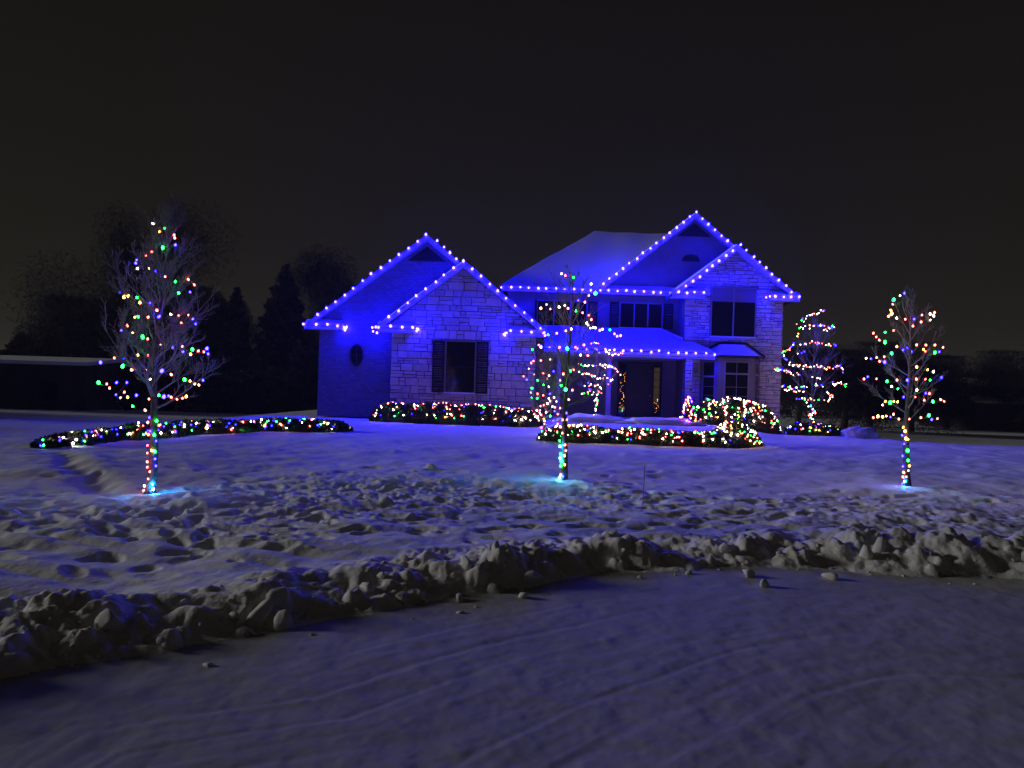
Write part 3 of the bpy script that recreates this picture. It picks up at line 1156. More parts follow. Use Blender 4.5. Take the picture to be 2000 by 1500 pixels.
# ------------------------------------------------------------------ bulbs and strings
def bulb_mesh(code):
    m_ = MB()
    prof_ = [(0.0, 1.35), (0.55, 0.85), (0.95, 0.1), (0.85, -0.5), (0.45, -0.95), (0.0, -1.1)]
    n_ = 6
    ring = []
    for r2, z in prof_:
        if r2 == 0:
            ring.append([len(m_.v)])
            m_.v.append((0, 0, z))
        else:
            ring.append(list(range(len(m_.v), len(m_.v) + n_)))
            for k in range(n_):
                a = 2 * math.pi * k / n_
                m_.v.append((r2 * math.cos(a), r2 * math.sin(a), z))
    for A, B in zip(ring[:-1], ring[1:]):
        for k in range(n_):
            k2 = (k + 1) % n_
            if len(A) == 1:
                m_.f.append((A[0], B[k], B[k2]))
            elif len(B) == 1:
                m_.f.append((A[k], B[0], A[k2]))
            else:
                m_.f.append((A[k], B[k], B[k2], A[k2]))
    return m_.mesh('bulb', 'bulb_' + code, True)


BULB = {c: bulb_mesh(c) for c in ('house', 'w', 'r', 'y', 'g', 'b', 'c', 'hw', 'hr', 'hy', 'hg', 'hb')}


def light_string(label, pts, group, size=0.05, wire_r=0.008, wire=True, maxjump=None):
    """pts: list of (Vector, colour code, size factor)"""
    base = Vector(pts[0][0])
    t = thing('light_string', label, 'string lights', base, group)
    for p, c, k in pts:
        o = bpy.data.objects.new('bulb', BULB[c])
        COL.objects.link(o)
        o.parent = t
        o.location = Vector(p) - base
        rr_ = random.Random(int(abs(p.x * 1000 + p.z * 77)))
        if c == 'house':
            k = k * rr_.uniform(.82, 1.12)
            o.location += Vector((rr_.gauss(0, .022), 0, rr_.gauss(0, .016)))
        o.scale = (size * k,) * 3
        o.rotation_euler = (rr_.uniform(-.5, .5), rr_.uniform(-.5, .5), 0)
    if wire:
        w = MB()
        ps = [Vector(p) - base for p, c, k in pts]
        for a, b in zip(ps[:-1], ps[1:]):
            if maxjump and (b - a).length > maxjump:
                continue
            mid = (a + b) / 2 - Vector((0, 0, 0.03 * (b - a).length))
            w.tube([a - Vector((0, 0, size * .9)), mid - Vector((0, 0, size * .9)), b - Vector((0, 0, size * .9))], wire_r, 4, False)
        tag(w.build('wire', 'wire', t), kind='stuff')
    return t


def line_px(a, b, n, Y):
    return [(at(a[0] + (b[0] - a[0]) * i / (n - 1), a[1] + (b[1] - a[1]) * i / (n - 1), Y), 'house', 1.0) for i in range(n)]


def crop1(x, y):
    return 570 + x / 3.334, 400 + y / 3.334


def crop2(x, y):
    return 1000 + x / 3.0617, 390 + y / 3.0617


def fill_bulbs(x, z, y, n, seed, side=1):  # extra bulbs near the wall, added to strengthen its blue patch
    r2 = random.Random(seed)
    return [Vector((x + side * r2.uniform(0.02, 0.20), y + r2.uniform(-.05, .05), z - r2.uniform(0.0, 0.22))) for _ in range(n)]


HG = 'blue roofline strings on the house'
Y1, Y2 = 33.90, 32.90
light_string('blue light string up the left slope of the garage gable', line_px(crop1(162, 717), crop1(875, 192), 13, Y1), HG)
ends = [at(*crop1(x, y), Y1) for x, y in ((77, 777), (155, 780), (228, 783), (301, 785))] + [at(*crop1(328, 793), Y1) + Vector((0.05, .1, 0)), at(*crop1(332, 795), Y1) + Vector((0.06, .32, 0))] + fill_bulbs(-7.58, 4.36, 34.2, 4, 1)
light_string('short blue light string on the eave end at the far left of the house', [(p, 'house', 1) for p in ends], HG)
light_string('short blue light string on the right slope beside the garage peak', line_px(crop1(944, 236), crop1(1072, 350), 4, Y1), HG)
light_string('blue light string up the left slope of the stone garage gable', line_px(crop1(630, 730), crop1(1050, 412), 8, Y2), HG)
light_string('long blue light string down the right slope of the stone garage gable', line_px(crop1(1122, 367), crop1(1617, 802), 10, Y2), HG)
ends = fill_bulbs(-5.98, 4.30, 33.55, 3, 2, -1) + [at(*crop1(548, 797), Y2) + Vector((-.05, .2, 0))] + [at(*crop1(x, y), Y2) for x, y in ((565, 790), (643, 793), (720, 795), (783, 797))] + [at(*crop1(802, 803), Y2) + Vector((.05, .1, 0)), at(*crop1(806, 805), Y2) + Vector((.06, .3, 0))] + fill_bulbs(-4.26, 4.28, 33.2, 2, 3)
light_string('short blue light string on the eave end left of the shuttered garage window', [(p, 'house', 1) for p in ends], HG)
ends = fill_bulbs(-.34, 4.25, 33.2, 2, 4, -1) + [at(*crop1(1396, 834), Y2) + Vector((-.05, .3, 0)), at(*crop1(1402, 830), Y2) + Vector((-.05, .1, 0))] + [at(*crop1(x, y), Y2) for x, y in ((1422, 825), (1497, 828), (1564, 831), (1640, 835))]
light_string('short blue light string on the eave end right of the shuttered garage window', [(p, 'house', 1) for p in ends], HG)
light_string('long blue light string along the upper eave above the bedroom windows', line_px((981, 560), crop2(1000, 560), 21, 35.88), HG)
light_string('short blue light string on the eave end left of the tall upper window', line_px(crop2(993, 552), crop2(1145, 555), 4, 34.40) + [(at(*crop2(1150, 556), 34.40) + Vector((.06, .25, 0)), 'house', 1)], HG)
light_string('long blue light string up the left slope of the highest gable', line_px(crop2(543, 503), crop2(1105, 75), 15, 35.9), HG)
light_string('short blue light string on the right slope of the highest gable', line_px(crop2(1143, 112), crop2(1325, 283), 6, 35.9), HG)
light_string('blue light string up the left slope of the upper stone gable', line_px(crop2(1042, 518), crop2(1322, 305), 8, 34.4), HG)
light_string('blue light string down the right slope of the upper stone gable', line_px(crop2(1365, 268), crop2(1672, 550), 9, 34.4) + [(at(*crop2(1712, 578), 34.4), 'house', 1)], HG)
light_string('short blue light string on the eave end at the far right of the house', [(at(*crop2(1537, 580), 34.4) + Vector((-.05, .25, 0)), 'house', 1)] + [(at(*crop2(x, y), 34.4), 'house', 1) for x, y in ((1543, 579), (1575, 576), (1626, 578), (1673, 580))], HG)
light_string('long blue light string along the porch eave', line_px(crop2(172, 880), crop2(1211, 924), 20, 33.80), HG)


# ------------------------------------------------------------------ trees
def bare_tree(base, height, crown_z, width, seed, label, group, lean=0.0, trunk_r=0.075, fork=False, dens=1.0):
    r_ = random.Random(seed)
    t = thing('bare_tree', label, 'tree', base, group)
    tr_, cr = MB(), MB()
    pts, rads = [], []
    n_ = 16
    for i in range(n_ + 1):
        s_ = i / n_
        pts.append(Vector((lean * (math.sqrt(s_) if lean else 0) + 0.03 * math.sin(7 * s_ + seed), 0.03 * math.cos(5 * s_ + seed), height * s_ * 0.97)))
        rads.append(trunk_r * (1.2 if i == 0 else 1) * (1 - s_) ** 1.25 + 0.007)
    tr_.tube(pts, rads, 9)

    def trunk_at(z):
        s_ = min(max(z / (height * .97), 0), 1) * n_
        i = min(int(s_), n_ - 1)
        return pts[i].lerp(pts[i + 1], s_ - i)

    def branch(p, d, L, rad_, lvl):
        k = 5 if lvl == 0 else (4 if lvl == 1 else 3)
        q = [p]
        dd = d.copy()
        for i in range(k):
            dd = (dd + Vector((r_.gauss(0, .10), r_.gauss(0, .10), r_.gauss(.08, .08)))).normalized()
            q.append(q[-1] + dd * L / k)
        cr.tube(q, [rad_ * (1 - i / (k + .4)) + .0016 for i in range(k + 1)], 5 if lvl == 0 else 3, False)
        if lvl >= 3:
            return
        nb = int(([9, 6, 3][lvl] * dens) + r_.random())
        for b in range(nb):
            s_ = r_.uniform(0.18, 1.0) * k
            i = min(int(s_), k - 1)
            pp = q[i].lerp(q[i + 1], s_ - i)
            dl = (q[i + 1] - q[i]).normalized()
            side = dl.cross(Vector((r_.gauss(0, 1), r_.gauss(0, 1), r_.gauss(0, 1)))).normalized()
            an = r_.uniform(0.45, 0.85)
            nd = (dl * math.cos(an) + side * math.sin(an) + Vector((0, 0, .22))).normalized()
            branch(pp, nd, L * r_.uniform(.30, .55) * (1.15 - .5 * s_ / k), rad_ * .45, lvl + 1)

    nl = int(40 * dens)
    for i in range(nl):
        s_ = (i + r_.random()) / nl
        z = crown_z + (height * .96 - crown_z) * s_
        p = trunk_at(z)
        az = i * 2.4 + r_.uniform(-.4, .4)
        w = width * (1.0 - s_ ** 1.15) * (0.78 + .5 * r_.random()) * (0.75 + .25 * min(1, s_ / .12)) + 0.12
        el = R(28 + 32 * s_) + r_.uniform(-.15, .2)
        d = Vector((math.cos(az) * math.cos(el), math.sin(az) * math.cos(el), math.sin(el)))
        branch(p, d, w / math.cos(el), 0.015 * (1 - .6 * s_), 0)
    tr_.build('trunk', 'bark', t, True)
    cr.build('crown', 'twig', t, True)
    return t


TG = 'young bare lawn trees wound with coloured lights'
z1, z2, z3 = ground_z(-4.99, 10.66), ground_z(.95, 13.8), ground_z(7.61, 14.74)
bare_tree((-5.02, 10.66, z1 - .05), 3.95, 1.22, 0.80, 1, 'tallest bare young tree with coloured lights, nearest, on the left of the lawn', TG, 0.14, 0.062)
bare_tree((.95, 13.8, z2 - .05), 3.80, 1.25, 0.85, 2, 'bare young tree with coloured lights in the middle of the lawn before the porch', TG, 0.06, 0.060, dens=.65)
bare_tree((7.62, 14.74, z3 - .05), 3.75, 1.25, 0.68, 3, 'bare young tree with coloured lights on the right of the lawn', TG, -0.02, 0.065, dens=.62)

L1 = '''445,92,w 503,115,g 477,132,y 549,148,r 552,162,r 555,196,b 494,210,G 440,230,r 410,251,r 366,270,b 362,285,b 427,312,y 370,312,w 460,323,b 505,351,r 618,365,r 647,391,r 555,375,g 571,431,g 627,426,b 283,427,b 305,450,Y 325,445,Y 368,453,g 382,478,y 430,480,b 465,515,r 475,546,B 533,535,w 571,540,r 620,538,r 640,557,b 654,582,b 585,578,r 422,549,r 372,546,G 357,549,y 320,590,r 292,613,b 347,624,y 395,645,G 420,655,r 481,680,y 541,697,b 589,692,r 592,717,b 638,706,G 630,730,y 667,714,r 694,718,r 709,702,B 715,728,b 190,770,B 257,748,r 305,750,b 371,734,y 422,736,r 298,788,G 343,804,R 416,804,y 489,811,B 535,829,r 432,852,w 600,854,G 627,861,y 650,875,y 690,857,b 670,880,y 180,869,G 220,875,r 234,895,r 268,868,b 318,868,b 265,927,b 287,942,r 306,915,r 322,940,y 365,930,b 445,916,r 426,949,r 475,930,g 499,937,B 522,933,b 535,940,r 563,950,r 590,945,r 608,936,y 347,984,g 408,1003,r 463,1000,r 428,1039,b 420,1063,r 463,1055,G 432,1105,b 424,1122,r 452,1124,G 461,1153,b 419,1175,r 418,1212,r 440,1200,y 456,1205,G 456,1241,b 418,1255,r 418,1281,r 460,1275,b 430,1303,r 422,1338,r 404,1373,w 443,1365,c 447,1388,c 436,1398,b 400,1395,r'''
L3 = '''975,112,b 946,128,w 903,155,G 897,185,r 885,225,y 890,248,Y 870,265,y 924,278,w 981,285,r 1040,284,b 1092,257,r 1087,303,r 1032,330,r 1147,250,w 1176,240,r 1170,262,w 1147,290,w 903,360,r 847,372,g 769,378,r 788,403,r 808,424,r 846,438,G 925,467,y 890,512,G 965,490,b 993,478,b 1020,503,B 1056,456,r 1118,457,r 1102,486,y 1116,500,r 1178,457,r 1232,473,r 1178,507,G 1207,502,b 720,545,w 752,548,b 790,540,r 841,535,r 810,566,r 843,570,B 1057,603,y 1130,622,y 1168,635,w 706,683,r 731,668,b 789,682,r 860,698,G 926,690,r 995,691,B 1055,684,r 1115,685,r 1146,690,g 1222,673,b 932,748,g 890,733,w 1058,757,w 1047,802,r 970,803,b 1117,778,b 1142,780,r 848,833,y 880,840,G 905,832,y 930,835,y 830,856,w 1108,824,r 1165,834,G 1217,820,r 1240,832,r 768,940,r 798,932,Y 830,935,Y 855,930,y 882,936,b 902,918,r 938,950,r 1008,950,r 1085,940,r 1138,925,G 1157,953,b 1195,947,r 967,1005,y 980,1030,Y 960,1058,b 985,1080,Y 1000,1085,y 973,1115,b 997,1160,G 963,1195,b 1000,1225,G 965,1265,b 1008,1262,y 970,1305,y 1000,1293,y 965,1335,r 988,1333,r 975,1365,c 962,1378,b'''
L2 = '''465,50,w 490,62,r 545,75,g 690,180,G 662,118,w 647,195,r 620,240,r 576,228,b 365,255,r 327,280,Y 390,285,r 448,272,w 487,262,w 508,281,r 559,298,g 605,310,r 647,328,r 663,356,r 630,377,w 642,392,w 656,412,w 676,408,w 690,410,w 720,427,r 738,420,w 787,424,g 817,450,r 835,466,r 858,463,r 377,455,g 433,447,r 493,430,r 530,418,w 345,445,r 355,462,r 313,525,r 270,555,g 327,540,w 452,540,r 503,548,G 558,540,r 614,524,r 592,592,w 640,595,r 477,718,r 525,697,g 545,690,r 462,795,g 492,822,G 537,825,r 457,760,r 513,888,r 478,945,b 497,978,b 473,1023,r 500,1022,r 455,1070,w 470,1112,r 452,1163,g 455,1200,c 488,1190,r 493,1228,r 460,1252,G 455,1278,c 484,1262,y 465,1300,G 460,1330,G 485,1322,y 458,1388,r 475,1400,b 452,1408,c'''
L2S = '''278,632,r 262,645,r 247,683,r 327,628,r 392,622,w 212,733,r 233,756,b 283,720,r 342,713,r 383,728,w 412,700,b 305,760,g 345,790,g 380,803,w 372,748,r 268,812,g 260,842,r 265,875,g 305,850,r 303,880,g 343,860,r 387,850,b 380,880,w 388,898,w 415,875,w 370,915,w 347,925,r 325,932,r 420,940,r 455,945,r 390,998,g 440,985,r 330,990,r 345,1015,y 320,960,r 362,972,w 408,1030,b 350,1050,r 335,1100,g 372,1080,r 395,1140,r 375,1120,g 300,960,w 283,985,r 430,900,w 405,935,w 352,1030,w 440,1050,r 418,965,b 330,1075,r'''


def parse(txt, ox, oy, sc, base, lean_x, rad_fn, seed):
    """measured bulbs plus some added at the trunk bases to light the snow, each given its own depth on the crown"""
    r_ = random.Random(seed)
    out = []
    for i, tk in enumerate(txt.split()):
        x, y, c = tk.split(',')
        px, py = ox + float(x) / sc, oy + float(y) / sc
        p = at(px, py, base[1])
        hw = rad_fn(p.z - base[2])
        dx = min(abs(p.x - base[0] - lean_x), hw)
        dep = math.sqrt(max(hw * hw - dx * dx, 0)) * r_.choice([-1, -1, -1, .7, 0]) * r_.uniform(.6, 1)
        p = at(px, py, base[1] + dep)
        k = 1.0 if c.islower() else 1.5
        if p.z - base[2] < 1.05:
            dep = -.085 * r_.uniform(.9, 1.1)
            p = at(px, py, base[1] + dep)
        out.append((p, c.lower(), k * r_.uniform(.8, 1.15)))
    return out


def cone(h, cz, w, tr_=.075):
    return lambda z: tr_ if z < cz else max(w * (1 - ((z - cz) / (h - cz))), .08)


light_string('coloured light string wound round the left lawn tree', parse(L1, 120, 400, 2.5, (-4.99, 10.66, z1), .1, cone(3.95, 1.1, .95), 4), 'coloured light strings on the lawn trees', 0.0150, .004, True, .55)
light_string('coloured light string wound round the middle lawn tree', parse(L2, 960, 520, 3.41, (.95, 13.8, z2), 0, cone(3.8, 1.2, .85), 5), 'coloured light strings on the lawn trees', 0.0175, .004, True, .4)
light_string('coloured light string wound round the right lawn tree', parse(L3, 1480, 540, 3.41, (7.62, 14.74, z3), 0, cone(3.85, 1.2, .8), 6), 'coloured light strings on the lawn trees', 0.0185, .004, True, .55)

# ornamental trees close to the house, lights in level spirals
PB = {'t4': (0, 0, 0)}
b4 = at(1585, 836, 33.2)
b5 = at(1163, 820, 31.4)
z4, z5 = ground_z(b4.x, b4.y), ground_z(b5.x, b5.y)
bare_tree((b4.x, b4.y, z4 - .05), 5.0, 1.15, 1.25, 8, 'wide bare tree in level rings of lights at the right corner of the house', 'ornamental trees in level rings of lights', 0, .07, dens=.75)
bare_tree((b5.x, b5.y, z5 - .05), 3.6, 1.05, .85, 9, 'small bare tree in rings of lights in front of the porch', 'ornamental trees in level rings of lights', 0, .05, dens=.75)


def arcs(spec, ox, oy, sc, base, hw, seed, size):
    r_ = random.Random(seed)
    out = []
    for ai, (poly, n_) in enumerate(spec):
        seg = list(zip(poly[:-1], poly[1:]))
        tot = sum(math.dist(a, b) for a, b in seg) or 1
        for i in range(n_):
            d = tot * (i + r_.uniform(-.35, .35)) / max(n_ - 1, 1)
            d = min(max(d, 0), tot)
            for a, b in seg:
                l = math.dist(a, b)
                if d <= l or (a, b) == seg[-1]:
                    k = min(d / (l or 1), 1)
                    x, y = a[0] + (b[0] - a[0]) * k, a[1] + (b[1] - a[1]) * k
                    break
                d -= l
            x += r_.gauss(0, 4)
            y += r_.gauss(0, 6)
            px, py = ox + x / sc, oy + y / sc
            p = at(px, py, base[1])
            dx = min(abs(p.x - base[0]), hw)
            dep = -math.sqrt(max(hw * hw - dx * dx, 0)) * (1 if ai % 3 else -.6)
            p = at(px, py, base[1] + dep * .8)
            out.append((p, r_.choice('wwwrrygbwwrb'), r_.uniform(.75, 1.3)))
    return out


spec4 = [([(290, 290), (330, 262), (390, 250), (450, 222)], 17), ([(265, 320), (290, 340), (350, 330), (420, 325), (495, 335)], 17), ([(440, 355), (500, 342)], 7),
         ([(270, 380), (260, 405)], 4), ([(235, 440), (215, 480), (165, 505), (185, 560), (225, 585), (300, 600), (400, 600), (480, 618)], 40),
         ([(285, 462), (355, 440), (520, 458)], 17), ([(270, 510), (318, 507)], 3), ([(500, 605), (545, 595), (565, 630)], 10), ([(110, 622), (215, 630)], 15),
         ([(200, 640), (280, 650)], 7), ([(365, 668), (418, 685)], 3), ([(155, 735), (230, 745), (330, 735)], 16), ([(175, 755), (320, 770)], 11), ([(375, 720), (435, 725)], 5),
         ([(500, 700), (510, 735)], 4), ([(510, 705), (590, 728)], 9), ([(262, 815), (345, 815)], 7), ([(350, 815), (470, 822)], 5), ([(455, 770), (500, 790), (465, 825)], 10), ([(322, 830), (330, 860)], 2),
         ([(345, 870), (380, 900), (340, 930), (370, 960), (345, 1000)], 30)]
light_string('level rings of white and coloured lights on the tree at the right house corner', arcs(spec4, 1480, 540, 3.41, (b4.x, b4.y, z4), 1.2, 41, .03), 'light strings on the ornamental trees', 0.0185, .005, True, .35)
spec5 = [([(665, 515), (720, 512)], 6), ([(690, 545), (710, 560)], 3), ([(750, 560), (800, 590), (865, 580)], 12), ([(585, 650), (640, 660), (720, 665), (800, 668)], 18), ([(575, 705), (640, 715), (720, 745)], 12),
         ([(740, 655), (780, 665), (830, 690), (855, 718)], 12), ([(745, 745), (810, 755), (770, 785)], 9), ([(620, 788), (690, 790), (730, 812)], 9), ([(595, 845), (660, 850), (730, 850)], 9), ([(640, 820), (700, 830), (720, 845)], 8),
         ([(700, 860), (685, 900), (712, 900), (690, 940), (695, 975), (680, 1000)], 16)]
light_string('rings of white and coloured lights on the small tree before the porch', arcs(spec5, 960, 520, 3.41, (b5.x, b5.y, z5), .8, 51, .03), 'light strings on the ornamental trees', 0.021, .005, True, .35)


# ------------------------------------------------------------------ shrubs and hedges
def leaves(n_, sampler, size, seed, asp=0.45):
    rg = np.random.RandomState(seed)
    P = np.array([sampler(rg) for _ in range(n_)])
    D = rg.normal(size=(n_, 3))
    D /= np.linalg.norm(D, axis=1)[:, None]
    E2 = np.cross(D, rg.normal(size=(n_, 3)))
    E2 /= np.linalg.norm(E2, axis=1)[:, None]
    L = size * rg.uniform(.6, 1.4, (n_, 1))
    A = P + D * L
    B = P + E2 * L * asp
    C_ = P - D * L * .6
    Dd = P - E2 * L * asp
    Vv = np.stack([A, B, C_, Dd], 1).reshape(-1, 3)
    Fq = np.arange(n_ * 4).reshape(n_, 4)
    return Vv, Fq


def hedge(label, group, path, width, heights, n_leaf, leaf, seed, ragged=.08):
    """path: list of (x,y) ground points; heights: same length; loose leafy row"""
    P = [Vector((x, y, ground_z(x, y))) for x, y in path]
    seg = [(a, b, (b - a).length) for a, b in zip(P[:-1], P[1:])]
    tot = sum(s_[2] for s_ in seg)
    base = P[0]
    t = thing('hedge', label, 'hedge', base, group)

    def pos(d):
        for i, (a, b, l) in enumerate(seg):
            if d <= l or i == len(seg) - 1:
                k = min(d / l, 1)
                q = a.lerp(b, k)
                h = heights[i] * (1 - k) + heights[i + 1] * k
                tn = (b - a).normalized()
                return q, h, Vector((-tn.y, tn.x, 0))
            d -= l

    def surf(rg, inset=0.0, front=None):
        d = rg.uniform(0, tot)
        q, h, nn = pos(d)
        h *= 1 + ragged * 1.6 * float(vnoise(np.array(d * 1.7 + seed), np.array(3.3)))
        w = width * (1 + .25 * float(vnoise(np.array(d * 1.1 + seed), np.array(8.8))))
        endk = min(1, math.sqrt(max(min(d, tot - d), 0.02) / (width * .6)))
        a = rg.uniform(-.15, math.pi + .15) if front is None else front(rg)
        k = (1 - inset) * (1 - .35 * rg.rand() ** 2)
        ca, sa = math.cos(a), max(math.sin(a), 0)
        ca = math.copysign(abs(ca) ** .6, ca)
        sa = sa ** .6
        return q + nn * (ca * w * .5 * k * endk) + Vector((0, 0, sa * h * k * endk + rg.uniform(-.02, ragged * .4)))

    Vv, Fq = leaves(n_leaf, lambda rg: tuple(surf(rg) - base), leaf, seed)
    o = np_obj('foliage', Vv, Fq, 'hedge_leaf', t, False)
    o['kind'] = 'stuff'
    # woody core so the row is not see-through
    c_ = MB()
    kk = max(6, int(tot / .5))
    ring = 8
    for i in range(kk + 1):
        q, h, nn = pos(tot * i / kk)
        e_ = .55 if 0 < i < kk else .15
        for j in range(ring):
            a = math.pi * j / (ring - 1)
            c_.v.append(tuple(q - base + nn * math.cos(a) * width * .42 * e_ / .55 + Vector((0, 0, math.sin(a) * h * e_ / .55 * .74 - .05))))
    for i in range(kk):
        for j in range(ring - 1):
            a = i * ring + j
            c_.f.append((a, a + 1, a + ring + 1, a + ring))
    c_.build('branches', 'hedge_leaf', t)
    return surf


def hedge_lights(label, surf, n_, seed, size, pal='wrrrygbrwgb', front_nn=1.0, group='coloured light strings on the hedges'):
    rg = np.random.RandomState(seed)
    fr = lambda g: (g.uniform(.15, 1.75) if g.rand() < .8 else g.uniform(.1, 2.6)) if front_nn > 0 else math.pi - (g.uniform(.15, 1.75) if g.rand() < .8 else g.uniform(.1, 2.6))
    pts = []
    for i in range(n_):
        p = surf(rg, -.06, fr)
        pts.append((p, 'h' + pal[rg.randint(len(pal))], rg.uniform(.6, 1.3)))
    pts.sort(key=lambda q: q[0].x)
    return light_string(label, pts, group, size, .005, True, .45)


# nn = left-hand normal of the path; paths run left to right, so nn points away from the camera (+Y): front = -nn
HD = 'hedges strung with coloured lights'
s1 = hedge('long low hedge curving away along the drive at the left', HD, [(-10.45, 16.9), (-10.3, 18.4), (-10.0, 20.3), (-9.1, 22.7), (-7.6, 24.3), (-5.25, 25.4)], .72, [.14, .25, .32, .36, .36, .32], 15000, .075, 61)
hedge_lights('coloured light string on the long hedge along the drive', s1, 230, 62, .020, 'bbggrrwwybgrwbw', -1)
s2 = hedge('hedge at the foot of the stone garage wall', HD, [(-5.75, 31.3), (-3.1, 31.6), (0.2, 31.5), (1.3, 31.0)], 1.1, [.72, .78, .74, .70], 13000, .085, 63)
hedge_lights('coloured light string on the hedge under the garage window', s2, 180, 64, .021, 'rrwwygbrrgww', -1)
s3 = hedge('long low front hedge along the edge of the planting bed', HD, [(0.85, 24.2), (3.0, 24.0), (5.4, 24.0), (7.9, 24.2)], .9, [.48, .44, .44, .48], 12000, .07, 65)
hedge_lights('coloured light string on the long low front hedge', s3, 220, 66, .020, 'rrwwwygbrrgww', -1)
s4 = hedge('tall clipped hedge below the bay window', HD, [(7.3, 31.6), (8.8, 31.7), (10.4, 31.8), (11.2, 32.0)], 1.3, [.95, 1.12, 1.12, .9], 13000, .085, 67)
hedge_lights('dense coloured light string on the tall hedge below the bay window', s4, 290, 68, .021, 'rrwwwyygbwrrgww', -1)
s6 = hedge('rounded shrub row at the right end of the front hedge', HD, [(6.4, 25.3), (7.3, 25.1), (8.2, 25.3)], 1.2, [.62, .78, .6], 6000, .075, 71)
hedge_lights('dense bright light string on the shrub row at the right end of the front hedge', s6, 140, 72, .021, 'wwwyyrgrwwbw', -1)
s5 = hedge('low hedge under the ringed tree at the right house corner', HD, [(11.2, 31.4), (12.6, 31.6), (13.8, 31.7)], .9, [.42, .45, .38], 6000, .075, 69)
hedge_lights('coloured light string on the low hedge at the right house corner', s5, 60, 70, .021, 'rrwygbrgwb', -1)


def cone_shrub(label, base, h, w, n_leaf, leaf, seed, cat='shrub', name='conical_shrub', matl='needle', tiers=0):
    t = thing(name, label, cat, base)
    def smp(rg):
        s_ = 1 - math.sqrt(rg.rand())
        a = rg.uniform(0, 6.283)
        rr_ = w * (1 - s_) ** .8 * math.sqrt(rg.uniform(.25, 1))
        if tiers:
            rr_ *= .72 + .38 * abs(math.sin(s_ * tiers * math.pi))
        return (rr_ * math.cos(a), rr_ * math.sin(a), .06 * h + s_ * h * .94 - rr_ * .12)
    Vv, Fq = leaves(n_leaf, smp, leaf, seed)
    o = np_obj('crown', Vv, Fq, matl, t, False)
    o['kind'] = 'stuff'
    m_ = MB()
    m_.tube([(0, 0, -.1), (0, 0, h * .3), (0, 0, h * .93)], [.05 * w + .03, .04 * w + .02, .006], 7)
    m_.build('trunk', 'bark', t, True)
    return t


e5 = at(1068, 850, 26.6)
ze = ground_z(e5.x, e5.y)
bare_tree((e5.x - .1, e5.y, ze - .05), 3.1, .25, .95, 81, 'bushy bare shrub thick with lights at the garage corner', None, 0, .03, dens=.8)
light_string('dense light string on the bushy shrub at the garage corner', parse(L2S, 960, 520, 3.41, (e5.x, e5.y, ze), 0, cone(3.4, .1, .9), 82), 'coloured light strings on the shrubs', .027, .005, True, .45)
e6 = at(1343, 824, 30.2)
z6 = ground_z(e6.x, e6.y)
cone_shrub('small lit conical evergreen at the left end of the tall hedge', (e6.x, e6.y, z6), 1.15, .36, 3500, .06, 83)
rg_ = random.Random(84)
pts = []
for i in range(46):
    s_ = i / 46
    a = -math.pi / 2 + rg_.uniform(-1.3, 1.3)
    rr_ = .36 * (1 - s_) ** .8 + .03
    pts.append((Vector((e6.x + rr_ * math.cos(a), e6.y + rr_ * math.sin(a), z6 + .12 + s_ * 1.05)), rg_.choice('rrrwybgrr'), rg_.uniform(.8, 1.2)))
light_string('light string wound up the small conical evergreen', pts, 'coloured light strings on the shrubs', .025, .004, True, .5)

# small warm bulbs just in front of the sidelights
for (x, lab, zt) in ((5.20, 'warm lights hanging in the sidelight left of the front door', 2.75), (6.83, 'warm lights hanging in the sidelight right of the front door', 1.55)):
    pts = []
    rg_ = random.Random(int(x * 10))
    for i in range(20 if x < 6 else 10):
        k = i / (20 if x < 6 else 10)
        pts.append((Vector((x + rg_.uniform(-.11, .11), YC - .11, zt - (zt - .85) * k)), 'y' if k < .93 else 'g', rg_.uniform(.5, 1.0) * (1 if k < .93 else 1.5)))
    light_string(lab, pts, 'warm lights beside the front door', .008, .003, True, .5)

# snow hummocks in the bed
for (x, y, rx, ry, h, lab) in ((3.1, 30.6, 1.4, .8, .30, 'snow hummock on the planting bed under the small ringed tree'),
                               (5.9, 30.2, 1.8, .8, .26, 'broad snow hummock on the planting bed before the front door'),
                               (14.1, 30.9, .75, .55, .42, 'rounded snow-capped boulder at the right end of the low hedge')):
    bm = bmesh.new()
    bmesh.ops.create_icosphere(bm, subdivisions=4, radius=1)
    for v in bm.verts:
        n = v.co.normalized()
        k = 1 + .22 * float(vnoise(np.array(n.x * 4 + x), np.array(n.y * 3 + n.z * 2))) + .13 * float(vnoise(np.array(n.x * 9 + x), np.array(n.y * 8 - n.z * 5)))
        v.co = Vector((n.x * rx * k, n.y * ry * k, n.z * h * k))
    me = bpy.data.meshes.new('snow_hummock')
    bm.to_mesh(me)
    bm.free()
    for p in me.polygons:
        p.use_smooth = True
    me.materials.append(MATS['snow'])
    o = bpy.data.objects.new('snow_hummock', me)
    COL.objects.link(o)
    o.location = (x, y, ground_z(x, y))
    tag(o, lab, 'snow mound')

# marker stake on the lawn
sx, sy = gpt(1255, 985, .12)
sk = MB()
zz = ground_z(sx, sy)
sk.tube([(0, 0, -.1), (0, 0, .58), (0, 0, .60)], [.006, .006, .002], 6)
o = sk.build('marker_stake', 'stake_wood')
o.location = (sx, sy, zz)
o.rotation_euler = (0, .02, 0)
tag(o, 'thin marker stake standing in the snow right of the middle tree', 'stake')


